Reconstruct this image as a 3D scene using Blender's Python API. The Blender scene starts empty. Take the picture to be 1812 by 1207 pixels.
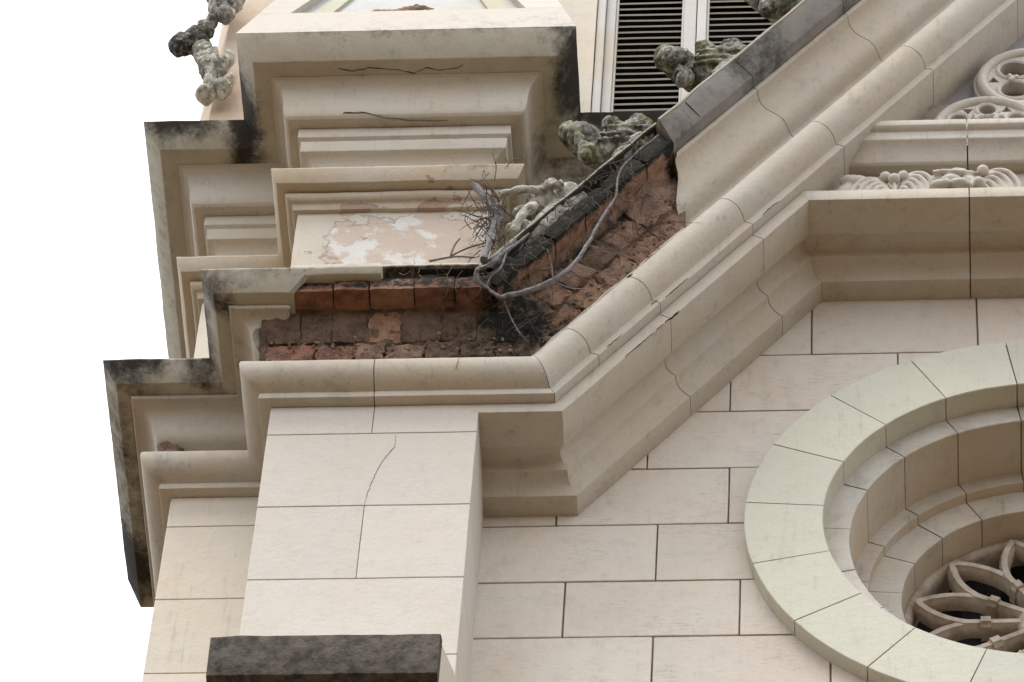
import bpy, bmesh, math, random
from mathutils import Vector, Matrix, noise
random.seed(7)
SC = bpy.context.scene
COL = SC.collection
R = math.radians

# ------------------------------------------------------------------ camera
# facade frame: X along the facade, Y into the wall, Z up; origin at the top left corner of the front buttress
CAM_POS = Vector((2.509, -13.125, -18.746))
PITCH, YAW, ROLL = R(55.44), R(6.85), R(4.616)
fw = Vector((-math.sin(YAW)*math.cos(PITCH), math.cos(YAW)*math.cos(PITCH), math.sin(PITCH)))
rt0 = Vector((math.cos(YAW), math.sin(YAW), 0))
up0 = rt0.cross(fw)
rt = math.cos(ROLL)*rt0 + math.sin(ROLL)*up0
up = -math.sin(ROLL)*rt0 + math.cos(ROLL)*up0
cam = bpy.data.cameras.new('camera')
cam.sensor_width = 36.0
cam.lens = 10340.0/1812.0*36.0
cam.clip_start = 0.5
cam.clip_end = 2000
camo = bpy.data.objects.new('camera', cam)
COL.objects.link(camo)
M = Matrix((( rt.x, up.x, -fw.x, CAM_POS.x), (rt.y, up.y, -fw.y, CAM_POS.y), (rt.z, up.z, -fw.z, CAM_POS.z), (0, 0, 0, 1)))
camo.matrix_world = M
SC.camera = camo

# ------------------------------------------------------------------ sky and sun (bright overcast)
SUN_EL, SUN_AZ = R(64), R(-42)          # azimuth measured from straight in front of the facade towards its left
world = bpy.data.worlds.new('World')
SC.world = world
world.use_nodes = True
wn, wl = world.node_tree.nodes, world.node_tree.links
for n in list(wn):
    wn.remove(n)
w_out = wn.new('ShaderNodeOutputWorld')
w_bg = wn.new('ShaderNodeBackground')
sky = wn.new('ShaderNodeTexSky')
sky.sky_type = 'NISHITA'
sky.sun_disc = False
sky.sun_elevation = SUN_EL
sky.sun_rotation = math.pi + SUN_AZ
cloud = wn.new('ShaderNodeMix')
cloud.data_type = 'RGBA'
cloud.inputs[0].default_value = 0.88
cloud.inputs[7].default_value = (9.9, 10.3, 10.9, 1)      # even white cloud layer
wl.new(sky.outputs[0], cloud.inputs[6])
wl.new(cloud.outputs[2], w_bg.inputs['Color'])
w_bg.inputs['Strength'].default_value = 0.1
wl.new(w_bg.outputs[0], w_out.inputs['Surface'])
sl = bpy.data.lights.new('sun', 'SUN')
sl.energy = 1.5
sl.angle = R(26)
sl.color = (1.0, 0.96, 0.9)
so = bpy.data.objects.new('sun', sl)
COL.objects.link(so)
sd = Vector((math.sin(SUN_AZ)*math.cos(SUN_EL), -math.cos(SUN_AZ)*math.cos(SUN_EL), math.sin(SUN_EL)))
so.rotation_euler = (-sd).to_track_quat('-Z', 'Y').to_euler()
SC.view_settings.view_transform = 'Standard'
SC.view_settings.look = 'None'
SC.view_settings.exposure = 1.0
SC.view_settings.gamma = 1.0
SC.cycles.max_bounces = 8
SC.cycles.diffuse_bounces = 5

# ------------------------------------------------------------------ materials
def nd(t, kind, **kw):
    n = t.nodes.new(kind)
    for k, v in kw.items():
        setattr(n, k, v)
    return n

def mixc(t, fac, a, b, blend='MIX'):
    m = nd(t, 'ShaderNodeMix', data_type='RGBA', blend_type=blend)
    for s, v in ((0, fac), (6, a), (7, b)):
        if isinstance(v, (int, float)):
            m.inputs[s].default_value = v
        elif isinstance(v, tuple):
            m.inputs[s].default_value = (*v, 1)
        else:
            t.links.new(v, m.inputs[s])
    return m.outputs[2]

def ramp(t, src, lo, hi):
    m = nd(t, 'ShaderNodeMapRange', interpolation_type='SMOOTHSTEP')
    t.links.new(src, m.inputs[0])
    m.inputs[1].default_value = lo
    m.inputs[2].default_value = hi
    return m.outputs[0]

def math2(t, op, a, b):
    m = nd(t, 'ShaderNodeMath', operation=op)
    for s, v in ((0, a), (1, b)):
        if isinstance(v, (int, float)):
            m.inputs[s].default_value = v
        else:
            t.links.new(v, m.inputs[s])
    return m.outputs[0]

def noise_n(t, co, scale, detail=6, rough=0.6, stretch=None, rot=None):
    n = nd(t, 'ShaderNodeTexNoise')
    n.inputs['Scale'].default_value = scale
    n.inputs['Detail'].default_value = detail
    n.inputs['Roughness'].default_value = rough
    if stretch or rot:
        mp = nd(t, 'ShaderNodeMapping')
        if stretch:
            mp.inputs['Scale'].default_value = stretch
        if rot:
            mp.inputs['Rotation'].default_value = rot
        t.links.new(co, mp.inputs[0])
        co = mp.outputs[0]
    t.links.new(co, n.inputs['Vector'])
    return n.outputs['Fac']

def base_mat(name, rough=0.85):
    m = bpy.data.materials.new(name)
    m.use_nodes = True
    t = m.node_tree
    b = t.nodes['Principled BSDF']
    b.inputs['Roughness'].default_value = rough
    b.inputs['Specular IOR Level'].default_value = 0.25
    co = nd(t, 'ShaderNodeTexCoord').outputs['Object']
    return m, t, b, co

def bump(t, b, h, strength, dist):
    n = nd(t, 'ShaderNodeBump')
    n.inputs['Strength'].default_value = strength
    n.inputs['Distance'].default_value = dist
    t.links.new(h, n.inputs['Height'])
    t.links.new(n.outputs[0], b.inputs['Normal'])

ALB = 0.70      # the paint is a mid-light cream; the photograph is exposed for the shaded facade
def plaster(name, base, var=0.10, warm=None, mould=(0.034, 0.029, 0.023), mould_amt=1.0, streak=0.0, grime=0.25, rough=0.85, bmp=0.5, peel=None, grimecol=(0.30, 0.24, 0.18), drip=0.30):
    m, t, b, co = base_mat(name, rough)
    warm = warm or (base[0]*0.96, base[1]*0.88, base[2]*0.76)
    base, warm, grimecol = (tuple(v*ALB for v in q) for q in (base, warm, grimecol))
    if peel: peel = tuple(tuple(v*ALB for v in q) for q in peel)
    big = noise_n(t, co, 2.3, 4, 0.55)
    mid = noise_n(t, co, 11, 6, 0.65)
    fine = noise_n(t, co, 140, 3, 0.6)
    c = mixc(t, ramp(t, big, 0.38, 0.66), base, warm)
    dark = tuple(v*(1-var*1.6) for v in base)
    c = mixc(t, math2(t, 'MULTIPLY', ramp(t, mid, 0.45, 0.75), 0.75), c, dark)
    c = mixc(t, math2(t, 'MULTIPLY', ramp(t, fine, 0.62, 0.74), 0.22), c, tuple(v*0.5 for v in base))
    # every stone or block a little lighter or darker than its neighbours
    rnd_ = nd(t, 'ShaderNodeObjectInfo').outputs['Random']
    c = mixc(t, math2(t, 'MULTIPLY', rnd_, 0.22), c, tuple(v*0.62 for v in warm))
    # faint vertical dirt runs and small dark specks
    dr = noise_n(t, co, 1.0, 4, 0.6, (46, 46, 3.2))
    c = mixc(t, math2(t, 'MULTIPLY', math2(t, 'MULTIPLY', ramp(t, dr, 0.52, 0.78), ramp(t, mid, 0.35, 0.65)), drip), c, grimecol)
    sp = noise_n(t, co, 210, 2, 0.5)
    c = mixc(t, math2(t, 'MULTIPLY', ramp(t, sp, 0.70, 0.76), 0.45), c, tuple(v*0.45 for v in grimecol))
    # soft grime blotches
    gr = noise_n(t, co, 5.5, 8, 0.7, (1, 1, 0.6))
    c = mixc(t, math2(t, 'MULTIPLY', ramp(t, gr, 0.55, 0.80), grime), c, grimecol)
    if streak:
        st = noise_n(t, co, 11, 6, 0.8, (1.2, 1.2, 11), (0, R(-20), 0))
        msk = noise_n(t, co, 3.1, 3, 0.5)
        f = math2(t, 'MULTIPLY', ramp(t, st, 0.52, 0.70), ramp(t, msk, 0.40, 0.62))
        c = mixc(t, math2(t, 'MULTIPLY', f, streak), c, (0.20, 0.15, 0.11))
    if peel:
        at = nd(t, 'ShaderNodeAttribute', attribute_name='peel').outputs['Fac']
        p1 = noise_n(t, co, 4.2, 10, 0.58, (1, 1, 1.2))
        k = math2(t, 'ADD', math2(t, 'MULTIPLY', at, 0.75), math2(t, 'MULTIPLY', math2(t, 'SUBTRACT', p1, 0.5), 2.2))
        pm = ramp(t, k, 0.47, 0.50)
        ed = math2(t, 'MULTIPLY', ramp(t, k, 0.43, 0.475), math2(t, 'SUBTRACT', 1.0, pm))
        rawn = noise_n(t, co, 5.0, 8, 0.6)
        raw = mixc(t, ramp(t, rawn, 0.52, 0.58), peel[0], peel[1])
        raw = mixc(t, math2(t, 'MULTIPLY', ramp(t, fine, 0.5, 0.7), 0.35), raw, tuple(v*0.6 for v in peel[0]))
        c = mixc(t, pm, c, raw)
        c = mixc(t, math2(t, 'MULTIPLY', ed, 0.55), c, (0.16, 0.11, 0.08))
    at = nd(t, 'ShaderNodeAttribute', attribute_name='mould').outputs['Fac']
    mo = noise_n(t, co, 14, 10, 0.72, (1, 1, 0.8))
    k = math2(t, 'ADD', at, math2(t, 'MULTIPLY', math2(t, 'SUBTRACT', mo, 0.5), 1.5))
    mo2 = noise_n(t, co, 60, 6, 0.7)
    k = math2(t, 'ADD', k, math2(t, 'MULTIPLY', math2(t, 'SUBTRACT', mo2, 0.5), 0.5))
    c = mixc(t, math2(t, 'MULTIPLY', ramp(t, k, 0.08, 0.98), mould_amt), c, mould)
    t.links.new(c, b.inputs['Base Color'])
    h = math2(t, 'ADD', math2(t, 'MULTIPLY', fine, 0.55), math2(t, 'MULTIPLY', noise_n(t, co, 38, 4, 0.6), 1.0))
    h = math2(t, 'ADD', h, math2(t, 'MULTIPLY', mid, 1.6))
    if peel:
        h = math2(t, 'SUBTRACT', h, math2(t, 'MULTIPLY', pm, 1.6))
    bump(t, b, h, bmp, 0.004)
    return m

M_PIER = plaster('plaster_cream', (0.79, 0.73, 0.643), 0.05, warm=(0.79, 0.71, 0.605), grime=0.10, drip=0.12)
M_PEACH = plaster('plaster_peach', (0.88, 0.80, 0.675), 0.05, warm=(0.89, 0.77, 0.61), grime=0.10)
M_WALL = plaster('ashlar_render', (0.87, 0.79, 0.685), 0.08, warm=(0.87, 0.76, 0.63), streak=0.75, grime=0.36, drip=0.16)
M_MOULD = plaster('moulding_render', (0.78, 0.72, 0.62), 0.08, warm=(0.78, 0.68, 0.54), grime=0.45, drip=0.5)
M_FASC = plaster('fascia_render', (0.68, 0.64, 0.52), 0.14, warm=(0.66, 0.58, 0.46), grime=0.45)
M_RFASC = plaster('rake_fascia_render', (0.40, 0.38, 0.345), 0.25, warm=(0.36, 0.325, 0.29), grime=0.5, grimecol=(0.16, 0.14, 0.13))
M_RING = plaster('ring_render', (0.81, 0.775, 0.625), 0.05, warm=(0.78, 0.765, 0.63), grime=0.08)
M_REVEAL = plaster('reveal_render', (0.82, 0.74, 0.63), 0.10, grime=0.35, streak=0.2)
M_SOOT = plaster('sooty_ledge_render', (0.80, 0.77, 0.71), 0.2, grime=0.5, streak=0.9, grimecol=(0.17, 0.13, 0.10))
M_PEEL = plaster('peeling_paint', (0.78, 0.72, 0.63), 0.06, grime=0.3, peel=((0.66, 0.54, 0.44), (0.80, 0.77, 0.72)))
M_PEELM = plaster('peeling_moulding', (0.70, 0.61, 0.49), 0.08, grime=0.3, peel=((0.50, 0.36, 0.27), (0.46, 0.31, 0.22)))
M_CARVE = plaster('carved_plaster', (0.80, 0.75, 0.67), 0.12, warm=(0.80, 0.72, 0.62), grime=0.4, bmp=0.5)
M_SHUT = plaster('shutter_paint', (0.80, 0.77, 0.72), 0.06, grime=0.12, bmp=0.15)
M_SHAFT = plaster('shaft_peach', (0.90, 0.74, 0.58), 0.08, warm=(0.90, 0.69, 0.50), grime=0.3)
M_BLUE = plaster('panel_blue', (0.74, 0.75, 0.74), 0.08, grime=0.2, peel=((0.45, 0.25, 0.15), (0.66, 0.60, 0.48)))
M_GREEN = plaster('panel_green', (0.72, 0.70, 0.57), 0.08, grime=0.25)

def simple(name, col, rough=0.9, var=0.5, scale=20, col2=None, bmp=0.5, dist=0.01, mould=False):
    m, t, b, co = base_mat(name, rough)
    col2 = tuple(v*ALB for v in (col2 or tuple(v*(1-var) for v in col)))
    col = tuple(v*ALB for v in col)
    a = noise_n(t, co, scale, 8, 0.7)
    c = mixc(t, ramp(t, a, 0.35, 0.68), col, col2 or tuple(v*(1-var) for v in col))
    if mould:
        at = nd(t, 'ShaderNodeAttribute', attribute_name='mould').outputs['Fac']
        mo = noise_n(t, co, 16, 10, 0.75)
        k = math2(t, 'ADD', at, math2(t, 'MULTIPLY', math2(t, 'SUBTRACT', mo, 0.5), 1.8))
        c = mixc(t, ramp(t, k, 0.35, 0.75), c, (0.018, 0.018, 0.014))
    t.links.new(c, b.inputs['Base Color'])
    bump(t, b, noise_n(t, co, scale*4, 8, 0.72), bmp, dist)
    return m

M_SLAB = simple('black_crusted_render', (0.20, 0.17, 0.135), 0.95, col2=(0.050, 0.042, 0.033), scale=19, bmp=1.0, dist=0.012)
M_JOINT = simple('joint_mortar', (0.36, 0.28, 0.21))
M_BRICKS = [simple('brick_orange', (0.52, 0.25, 0.145), 0.95, col2=(0.22, 0.115, 0.08), scale=15, mould=True, bmp=0.8),
            simple('brick_red', (0.45, 0.225, 0.15), 0.95, col2=(0.20, 0.11, 0.08), scale=14, mould=True, bmp=0.8),
            simple('brick_tan', (0.52, 0.31, 0.20), 0.95, col2=(0.28, 0.165, 0.11), scale=24, mould=True, bmp=0.8)]
M_CORE = simple('earthy_mortar', (0.31, 0.205, 0.14), 0.98, col2=(0.13, 0.085, 0.06), scale=17, mould=True, bmp=1.0, dist=0.02)
M_RUBBLE = simple('rubble_mortar', (0.56, 0.37, 0.27), 0.98, col2=(0.25, 0.155, 0.11), scale=12, mould=True, bmp=1.0, dist=0.02)
M_ROOT = simple('root_bark', (0.33, 0.31, 0.31), 0.9, col2=(0.13, 0.115, 0.11), scale=45, bmp=0.6, dist=0.004)
M_TWIG = simple('dry_twig', (0.20, 0.16, 0.125), 0.9, col2=(0.09, 0.07, 0.055), scale=45)
def lichen(name, pale, green, pit):
    m, t, b, co = base_mat(name, 0.95)
    a1 = noise_n(t, co, 13, 8, 0.65)
    c = mixc(t, ramp(t, a1, 0.42, 0.60), tuple(v*ALB for v in pale), tuple(v*ALB for v in green))
    a2 = noise_n(t, co, 42, 8, 0.75)
    at = nd(t, 'ShaderNodeAttribute', attribute_name='mould').outputs['Fac']
    k = math2(t, 'ADD', math2(t, 'MULTIPLY', at, 0.35), a2)
    c = mixc(t, ramp(t, k, 0.555, 0.70), c, tuple(v*ALB for v in pit))
    a3 = noise_n(t, co, 75, 4, 0.6)
    c = mixc(t, math2(t, 'MULTIPLY', ramp(t, a3, 0.60, 0.70), 0.6), c, tuple(v*ALB*1.05 for v in pale))
    t.links.new(c, b.inputs['Base Color'])
    bump(t, b, math2(t, 'SUBTRACT', noise_n(t, co, 60, 8, 0.75), math2(t, 'MULTIPLY', ramp(t, k, 0.50, 0.66), 0.8)), 1.0, 0.010)
    return m
M_LICHEN = lichen('lichened_stone', (0.62, 0.60, 0.53), (0.27, 0.265, 0.15), (0.045, 0.045, 0.035))
M_LICHENW = lichen('weathered_white_stone', (0.82, 0.79, 0.70), (0.58, 0.53, 0.42), (0.13, 0.11, 0.085))
M_TRAC = simple('tracery_stone', (0.72, 0.62, 0.51), 0.9, col2=(0.40, 0.32, 0.25), scale=9, bmp=0.4, dist=0.005)
M_TYMP = plaster('tympanum_render', (0.46, 0.45, 0.45), 0.15, warm=(0.46, 0.43, 0.40), grime=0.5)
M_CRACK = simple('crack_shadow', (0.075, 0.05, 0.035))
M_DARK = simple('dark_room', (0.012, 0.011, 0.010), 0.9)
M_GROUND = simple('plaza_paving', (0.13, 0.078, 0.033), 0.9, col2=(0.095, 0.058, 0.025), scale=0.6, bmp=0.1)
mg, tg, bg_, cg = base_mat('dark_glass', 0.15)
bg_.inputs['Base Color'].default_value = (0.012, 0.012, 0.013, 1)
M_GLASS = mg

# ------------------------------------------------------------------ mesh helpers
def tag(o, label=None, cat=None, group=None, kind=None):
    if label: o['label'] = label
    if cat: o['category'] = cat
    if group: o['group'] = group
    if kind: o['kind'] = kind
    return o

def thing(name, label, cat, loc=(0, 0, 0), group=None):
    e = bpy.data.objects.new(name, None)
    e.empty_display_size = 0.2
    COL.objects.link(e)
    return tag(e, label, cat, group)      # empties stay at the facade origin so that parts keep facade coordinates

def fbm(p, f, oct=3):
    v = 0; a = 1
    for i in range(oct):
        v += a*noise.noise(p*f + Vector((i*13.7, 5.1*i, 0)))
        f *= 2.1; a *= 0.5
    return v

def wobble(me, amp, freq=9.0, chip=0.0, chipf=30):
    for v in me.vertices:
        p = v.co
        q = p*freq
        d = Vector((noise.noise(q), noise.noise(q + Vector((31, 7, 3))), noise.noise(q + Vector((5, 47, 11)))))*amp
        q = p*(freq*5)
        d += Vector((noise.noise(q), noise.noise(q + Vector((31, 7, 3))), noise.noise(q + Vector((5, 47, 11)))))*amp*0.35
        v.co = p + d

def attr(me, name, fn):
    a = me.attributes.new(name, 'FLOAT', 'POINT')
    a.data.foreach_set('value', [fn(v.co) for v in me.vertices])

def finish(name, me, mat, parent, amp=0.0012, smooth=28, mould=None, peel=None, recalc=True, freq=9.0):
    if recalc:
        bm = bmesh.new(); bm.from_mesh(me)
        bmesh.ops.recalc_face_normals(bm, faces=bm.faces)
        bm.to_mesh(me); bm.free()
    if mould: attr(me, 'mould', mould)
    if peel: attr(me, 'peel', peel)
    if amp: wobble(me, amp, freq)
    if smooth:
        me.polygons.foreach_set('use_smooth', [True]*len(me.polygons))
        me.set_sharp_from_angle(angle=R(smooth))
    me.materials.append(mat)
    o = bpy.data.objects.new(name, me)
    COL.objects.link(o)
    o.parent = parent
    return o

def rounded(prof, r=0.004, lim=25):
    out = []
    n = len(prof)
    for i in range(n):
        a, b, c = Vector(prof[i-1]), Vector(prof[i]), Vector(prof[(i+1) % n])
        u, v = a-b, c-b
        if u.length < 1e-6 or v.length < 1e-6: continue
        ang = math.degrees(u.angle(v))
        k = min(r, u.length*0.35, v.length*0.35)
        if ang < 180-lim and k > 0.0008:
            out.append(tuple(b+u.normalized()*k))
            out.append(tuple(b + (u.normalized()+v.normalized())*k*0.28))
            out.append(tuple(b+v.normalized()*k))
        else:
            out.append(prof[i])
    return out

def sweep(name, prof, st, mat, parent, seg=0.035, amp=0.0012, e0=None, e1=None, mould=None, peel=None, rnd=0.004, smooth=29, deep=None):
    """closed profile [(d,h)] swept through stations (O, dax, hax); e0/e1(d,h) shift the ends along the run"""
    if rnd: prof = rounded(prof, rnd)
    rings = []
    ns = len(st)
    for i in range(ns-1):
        (O0, a0, h0), (O1, a1, h1) = st[i], st[i+1]
        L = (Vector(O1)-Vector(O0)).length
        n = max(1, int(math.ceil(L/seg)))
        for k in range(n + (1 if i == ns-2 else 0)):
            t = k/n
            ring = []
            for (d, h) in prof:
                tt = t
                if i == 0 and e0: tt = t + (1-t)*e0(d, h)/L
                if i == ns-2 and e1: tt = tt + t*e1(d, h)/L
                p0 = Vector(O0)+d*Vector(a0)+h*Vector(h0)
                p1 = Vector(O1)+d*Vector(a1)+h*Vector(h1)
                ring.append(p0.lerp(p1, tt))
            rings.append(ring)
    m = len(prof)
    vs = [p for r in rings for p in r]
    fs = []
    for i in range(len(rings)-1):
        for j in range(m):
            a = i*m+j; b = i*m+(j+1) % m
            fs.append((a, b, b+m, a+m))
    fs.append(tuple(range(m)))
    fs.append(tuple(range((len(rings)-1)*m, len(rings)*m)))
    me = bpy.data.meshes.new(name)
    me.from_pydata(vs, [], fs)
    return finish(name, me, mat, parent, amp, smooth, mould, peel)

def box(name, x0, x1, y0, y1, z0, z1, mat, parent, bev=0.004, sub=0, amp=0.0, mould=None, peel=None, freq=9.0):
    bm = bmesh.new()
    bmesh.ops.create_cube(bm, size=1)
    for v in bm.verts:
        v.co = Vector((x0+(v.co.x+.5)*(x1-x0), y0+(v.co.y+.5)*(y1-y0), z0+(v.co.z+.5)*(z1-z0)))
    if sub:
        # cut the box along each axis into cells of about the given size
        for ax, (lo, hi) in enumerate(((x0, x1), (y0, y1), (z0, z1))):
            n = int((hi-lo)/sub)
            for k in range(1, n):
                co = [0, 0, 0]; no = [0, 0, 0]
                co[ax] = lo+(hi-lo)*k/n; no[ax] = 1
                bmesh.ops.bisect_plane(bm, geom=bm.verts[:]+bm.edges[:]+bm.faces[:], plane_co=co, plane_no=no)
    if bev:
        es = [e for e in bm.edges if len(e.link_faces) == 2 and e.calc_face_angle(0) > 1.0]
        bmesh.ops.bevel(bm, geom=es, offset=bev, segments=2, affect='EDGES', profile=0.5)
    me = bpy.data.meshes.new(name)
    bm.to_mesh(me); bm.free()
    return finish(name, me, mat, parent, amp, 14, mould, peel, freq=freq)

def tube_verts(pts, rad, sides=7, sub=4, jit=0.0):
    P_ = [Vector(p) for p in pts]
    if isinstance(rad, (int, float)): rad = [rad]*len(P_)
    cs, rs = [], []
    n = len(P_)
    for i in range(n-1):
        p0, p1, p2, p3 = P_[max(i-1, 0)], P_[i], P_[i+1], P_[min(i+2, n-1)]
        for k in range(sub):
            t = k/sub
            cs.append(0.5*((2*p1)+(p2-p0)*t+(2*p0-5*p1+4*p2-p3)*t*t+(3*p1-p0-3*p2+p3)*t**3))
            rs.append(rad[i]*(1-t)+rad[i+1]*t)
    cs.append(P_[-1]); rs.append(rad[-1])
    vs, fs = [], []
    ref = Vector((0.3, 0.5, 0.8)).normalized()
    for i, c in enumerate(cs):
        tdir = (cs[min(i+1, len(cs)-1)]-cs[max(i-1, 0)])
        tdir = tdir.normalized() if tdir.length > 1e-9 else Vector((0, 0, 1))
        a = tdir.cross(ref)
        if a.length < 1e-3: a = tdir.cross(Vector((1, 0, 0)))
        a.normalize(); b = tdir.cross(a)
        for s in range(sides):
            th = 2*math.pi*s/sides
            r = rs[i]*(1+jit*noise.noise(c*60+Vector((s*3.1, 0, 0))))
            vs.append(c+(a*math.cos(th)+b*math.sin(th))*r)
    for i in range(len(cs)-1):
        for s in range(sides):
            q = i*sides
            fs.append((q+s, q+(s+1) % sides, q+sides+(s+1) % sides, q+sides+s))
    fs.append(tuple(range(sides)))
    fs.append(tuple(range((len(cs)-1)*sides, len(cs)*sides)))
    return vs, fs

def tube(name, pts, rad, mat, parent, sides=7, sub=4, jit=0.3, amp=0.0):
    vs, fs = tube_verts(pts, rad, sides, sub, jit)
    me = bpy.data.meshes.new(name)
    me.from_pydata(vs, [], fs)
    return finish(name, me, mat, parent, amp, 60)

def boolean_cut(o, cutter):
    md = o.modifiers.new('cut', 'BOOLEAN')
    md.operation = 'DIFFERENCE'; md.solver = 'EXACT'; md.object = cutter
    dg = bpy.context.evaluated_depsgraph_get()
    me = bpy.data.meshes.new_from_object(o.evaluated_get(dg))
    o.modifiers.clear()
    old = o.data; nm = old.name
    o.data = me
    bpy.data.meshes.remove(old); me.name = nm

def carve(name, blobs, mat, parent, voxel=0.007, rough=0.006, freq=40, mould=None, xf=None, ridges=0.0):
    """union of ellipsoids (centre, radii, euler) and tubes ('t', pts, radii), remeshed into one carved lump"""
    bm = bmesh.new()
    for bl in blobs:
        if bl[0] == 't':
            vs, fs = tube_verts(bl[1], bl[2], 8, 4)
            bv = [bm.verts.new(v) for v in vs]
            for f in fs: bm.faces.new([bv[i] for i in f])
        else:
            c, r, e = (bl+(None,))[:3] if len(bl) == 2 else bl
            mt = Matrix.Translation(c)
            if e: mt = mt @ Matrix.Rotation(e[0], 4, 'X') @ Matrix.Rotation(e[1], 4, 'Y') @ Matrix.Rotation(e[2], 4, 'Z')
            bmesh.ops.create_icosphere(bm, subdivisions=3, radius=1, matrix=mt @ Matrix.Diagonal((r[0], r[1], r[2], 1)))
    bmesh.ops.recalc_face_normals(bm, faces=bm.faces)
    me = bpy.data.meshes.new(name)
    bm.to_mesh(me); bm.free()
    o = bpy.data.objects.new(name, me)
    COL.objects.link(o)
    md = o.modifiers.new('r', 'REMESH'); md.mode = 'VOXEL'; md.voxel_size = voxel
    dg = bpy.context.evaluated_depsgraph_get()
    me2 = bpy.data.meshes.new_from_object(o.evaluated_get(dg))
    bpy.data.objects.remove(o); bpy.data.meshes.remove(me)
    me2.name = name
    nor = [v.normal.copy() for v in me2.vertices]
    for v, n in zip(me2.vertices, nor):
        k = fbm(v.co, freq, 3)*rough
        pit = noise.noise(v.co*freq*0.8+Vector((9, 9, 9)))
        if pit > 0.25: k -= (pit-0.25)*rough*3.0
        if ridges: k += math.sin(v.co.x*160+3*noise.noise(v.co*14))*ridges
        v.co += n*k
    if xf:
        me2.transform(xf)
    return finish(name, me2, mat, parent, 0, 80, mould, recalc=False)

def ribbon(name, pts, w, nrm, parent, off=0.0015):
    """a thin open crack following a surface"""
    nrm = Vector(nrm)
    P_ = []
    for i in range(len(pts)-1):
        a, b = Vector(pts[i]), Vector(pts[i+1])
        n = max(2, int((b-a).length/0.012))
        for k in range(n):
            P_.append(a.lerp(b, k/n))
    P_.append(Vector(pts[-1]))
    vs, fs = [], []
    for i, p in enumerate(P_):
        t = (P_[min(i+1, len(P_)-1)]-P_[max(i-1, 0)]).normalized()
        s = t.cross(nrm).normalized()
        j = noise.noise(p*45)*0.004 + noise.noise(p*140)*0.002
        ww = w*(0.25+0.75*abs(noise.noise(p*22+Vector((3, 3, 3))))*1.8)*min(1, 0.25+i*0.2, 0.25+(len(P_)-1-i)*0.2)
        for sg in (-1, 1):
            q = p+s*(j+sg*ww*0.5)
            vs.append(q+nrm*off)
            vs.append(q-nrm*0.01)
    for i in range(len(P_)-1):
        a, b = i*4, i*4+4
        fs += [(a, a+2, b+2, b), (a, b, b+1, a+1), (a+2, a+3, b+3, b+2)]
    me = bpy.data.meshes.new(name)
    me.from_pydata(vs, [], fs)
    return finish(name, me, M_CRACK, parent, 0, 0, recalc=False)

def spots(*L):
    """mould mask: soft ellipsoids (x,y,z, rx,ry,rz, strength)"""
    def f(p):
        v = -0.25
        for (x, y, z, rx, ry, rz, s) in L:
            d = math.sqrt(((p.x-x)/rx)**2+((p.y-y)/ry)**2+((p.z-z)/rz)**2)
            v = max(v, -0.25+(s+0.25)*max(0, min(1, 1.6-d*1.1)))
        return v
    return f

# ------------------------------------------------------------------ shared dimensions
RA = R(57.1); ca, sa = math.cos(RA), math.sin(RA)
N0 = 0.947                      # perpendicular offset of the raking cornice datum
XM = N0/sa                      # where level and raking datum meet
SH = (1-ca)/sa
YW = 0.45                       # face of the gable wall
W = 0.822                       # width of the front buttress
XL = -0.432                     # left edge of the corner pier
YP = 0.43                       # face of the corner pier
ZB = 1.48                       # level datum of the tympanum cornice
CX, CZ = 3.06, -0.265           # rose window centre
HZ = (0, 0, 1)
def rake_st(s): return ((s*ca+N0*sa, 0, s*sa-N0*ca), (0, -1, 0), (-sa, 0, ca))
def lvl(x): return ((x, 0, 0), (0, -1, 0), HZ)
MIT = ((XM, 0, 0), (0, -1, 0), (-SH, 0, 1))
MIT2 = ((XM+ZB*ca/sa, 0, ZB), (0, -1, 0), (-SH, 0, 1))
E1 = ((XL, YP, 0), (-1, -1, 0), HZ)       # outer corner of the corner pier
E2 = ((0, YP, 0), (-1, -1, 0), HZ)        # inner corner
E3 = ((0, 0, 0), (-1, -1, 0), HZ)         # outer corner of the buttress
APEX_X = CX
def apex_st():                            # vertical mitre at the top of the gable
    # points with X = APEX_X for every h
    s = (APEX_X-N0*sa)/ca
    return ((APEX_X, 0, s*sa-N0*ca), (0, -1, 0), (0, 0, 1/ca))
def rk(u, d, h):                          # point of the damaged run: u<0 level, u>0 raking, measured from the mitre
    x = XM-SH*h
    return Vector((x+u, -d, h)) if u <= 0 else Vector((x+u*ca, -d, h+u*sa))
def s_to_u(s, h): return s-(XM-SH*h)*ca-h*sa

# ------------------------------------------------------------------ ground
me = bpy.data.meshes.new('ground')
me.from_pydata([(-600, -600, -20.35), (600, -600, -20.35), (600, 600, -20.35), (-600, 600, -20.35)], [], [(0, 1, 2, 3)])
g = finish('ground', me, M_GROUND, None, 0, 0)
tag(g, kind='structure')

# ------------------------------------------------------------------ gable wall of scored blocks
wall = thing('gable_wall', 'pale cream gable wall of large coursed blocks around the round window', 'wall')
box('wall_core', 0.60, 5.3, YW+0.011, 1.45, -6.0, 1.44, M_JOINT, wall, 0)
cut_me = bpy.data.meshes.new('c')
bmc = bmesh.new()
bmesh.ops.create_cone(bmc, cap_ends=True, segments=96, radius1=1.05, radius2=1.05, depth=3, matrix=Matrix.Translation((CX, YW, CZ)) @ Matrix.Rotation(R(90), 4, 'X'))
bmc.to_mesh(cut_me); bmc.free()
cutter = bpy.data.objects.new('c', cut_me)
COL.objects.link(cutter)
boolean_cut(bpy.data.objects['wall_core'], cutter)
courses = [(-2.40, -2.03, 1.16), (-2.03, -1.66, 1.51), (-1.66, -1.29, 1.16), (-1.29, -0.918, 1.513), (-0.918, -0.562, 1.163), (-0.562, -0.192, 1.513),
           (-0.192, 0.183, 1.79), (0.183, 0.573, 1.46), (0.573, 0.967, 1.785), (0.967, 1.42, 2.113)]
GAP = 0.0085
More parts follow.
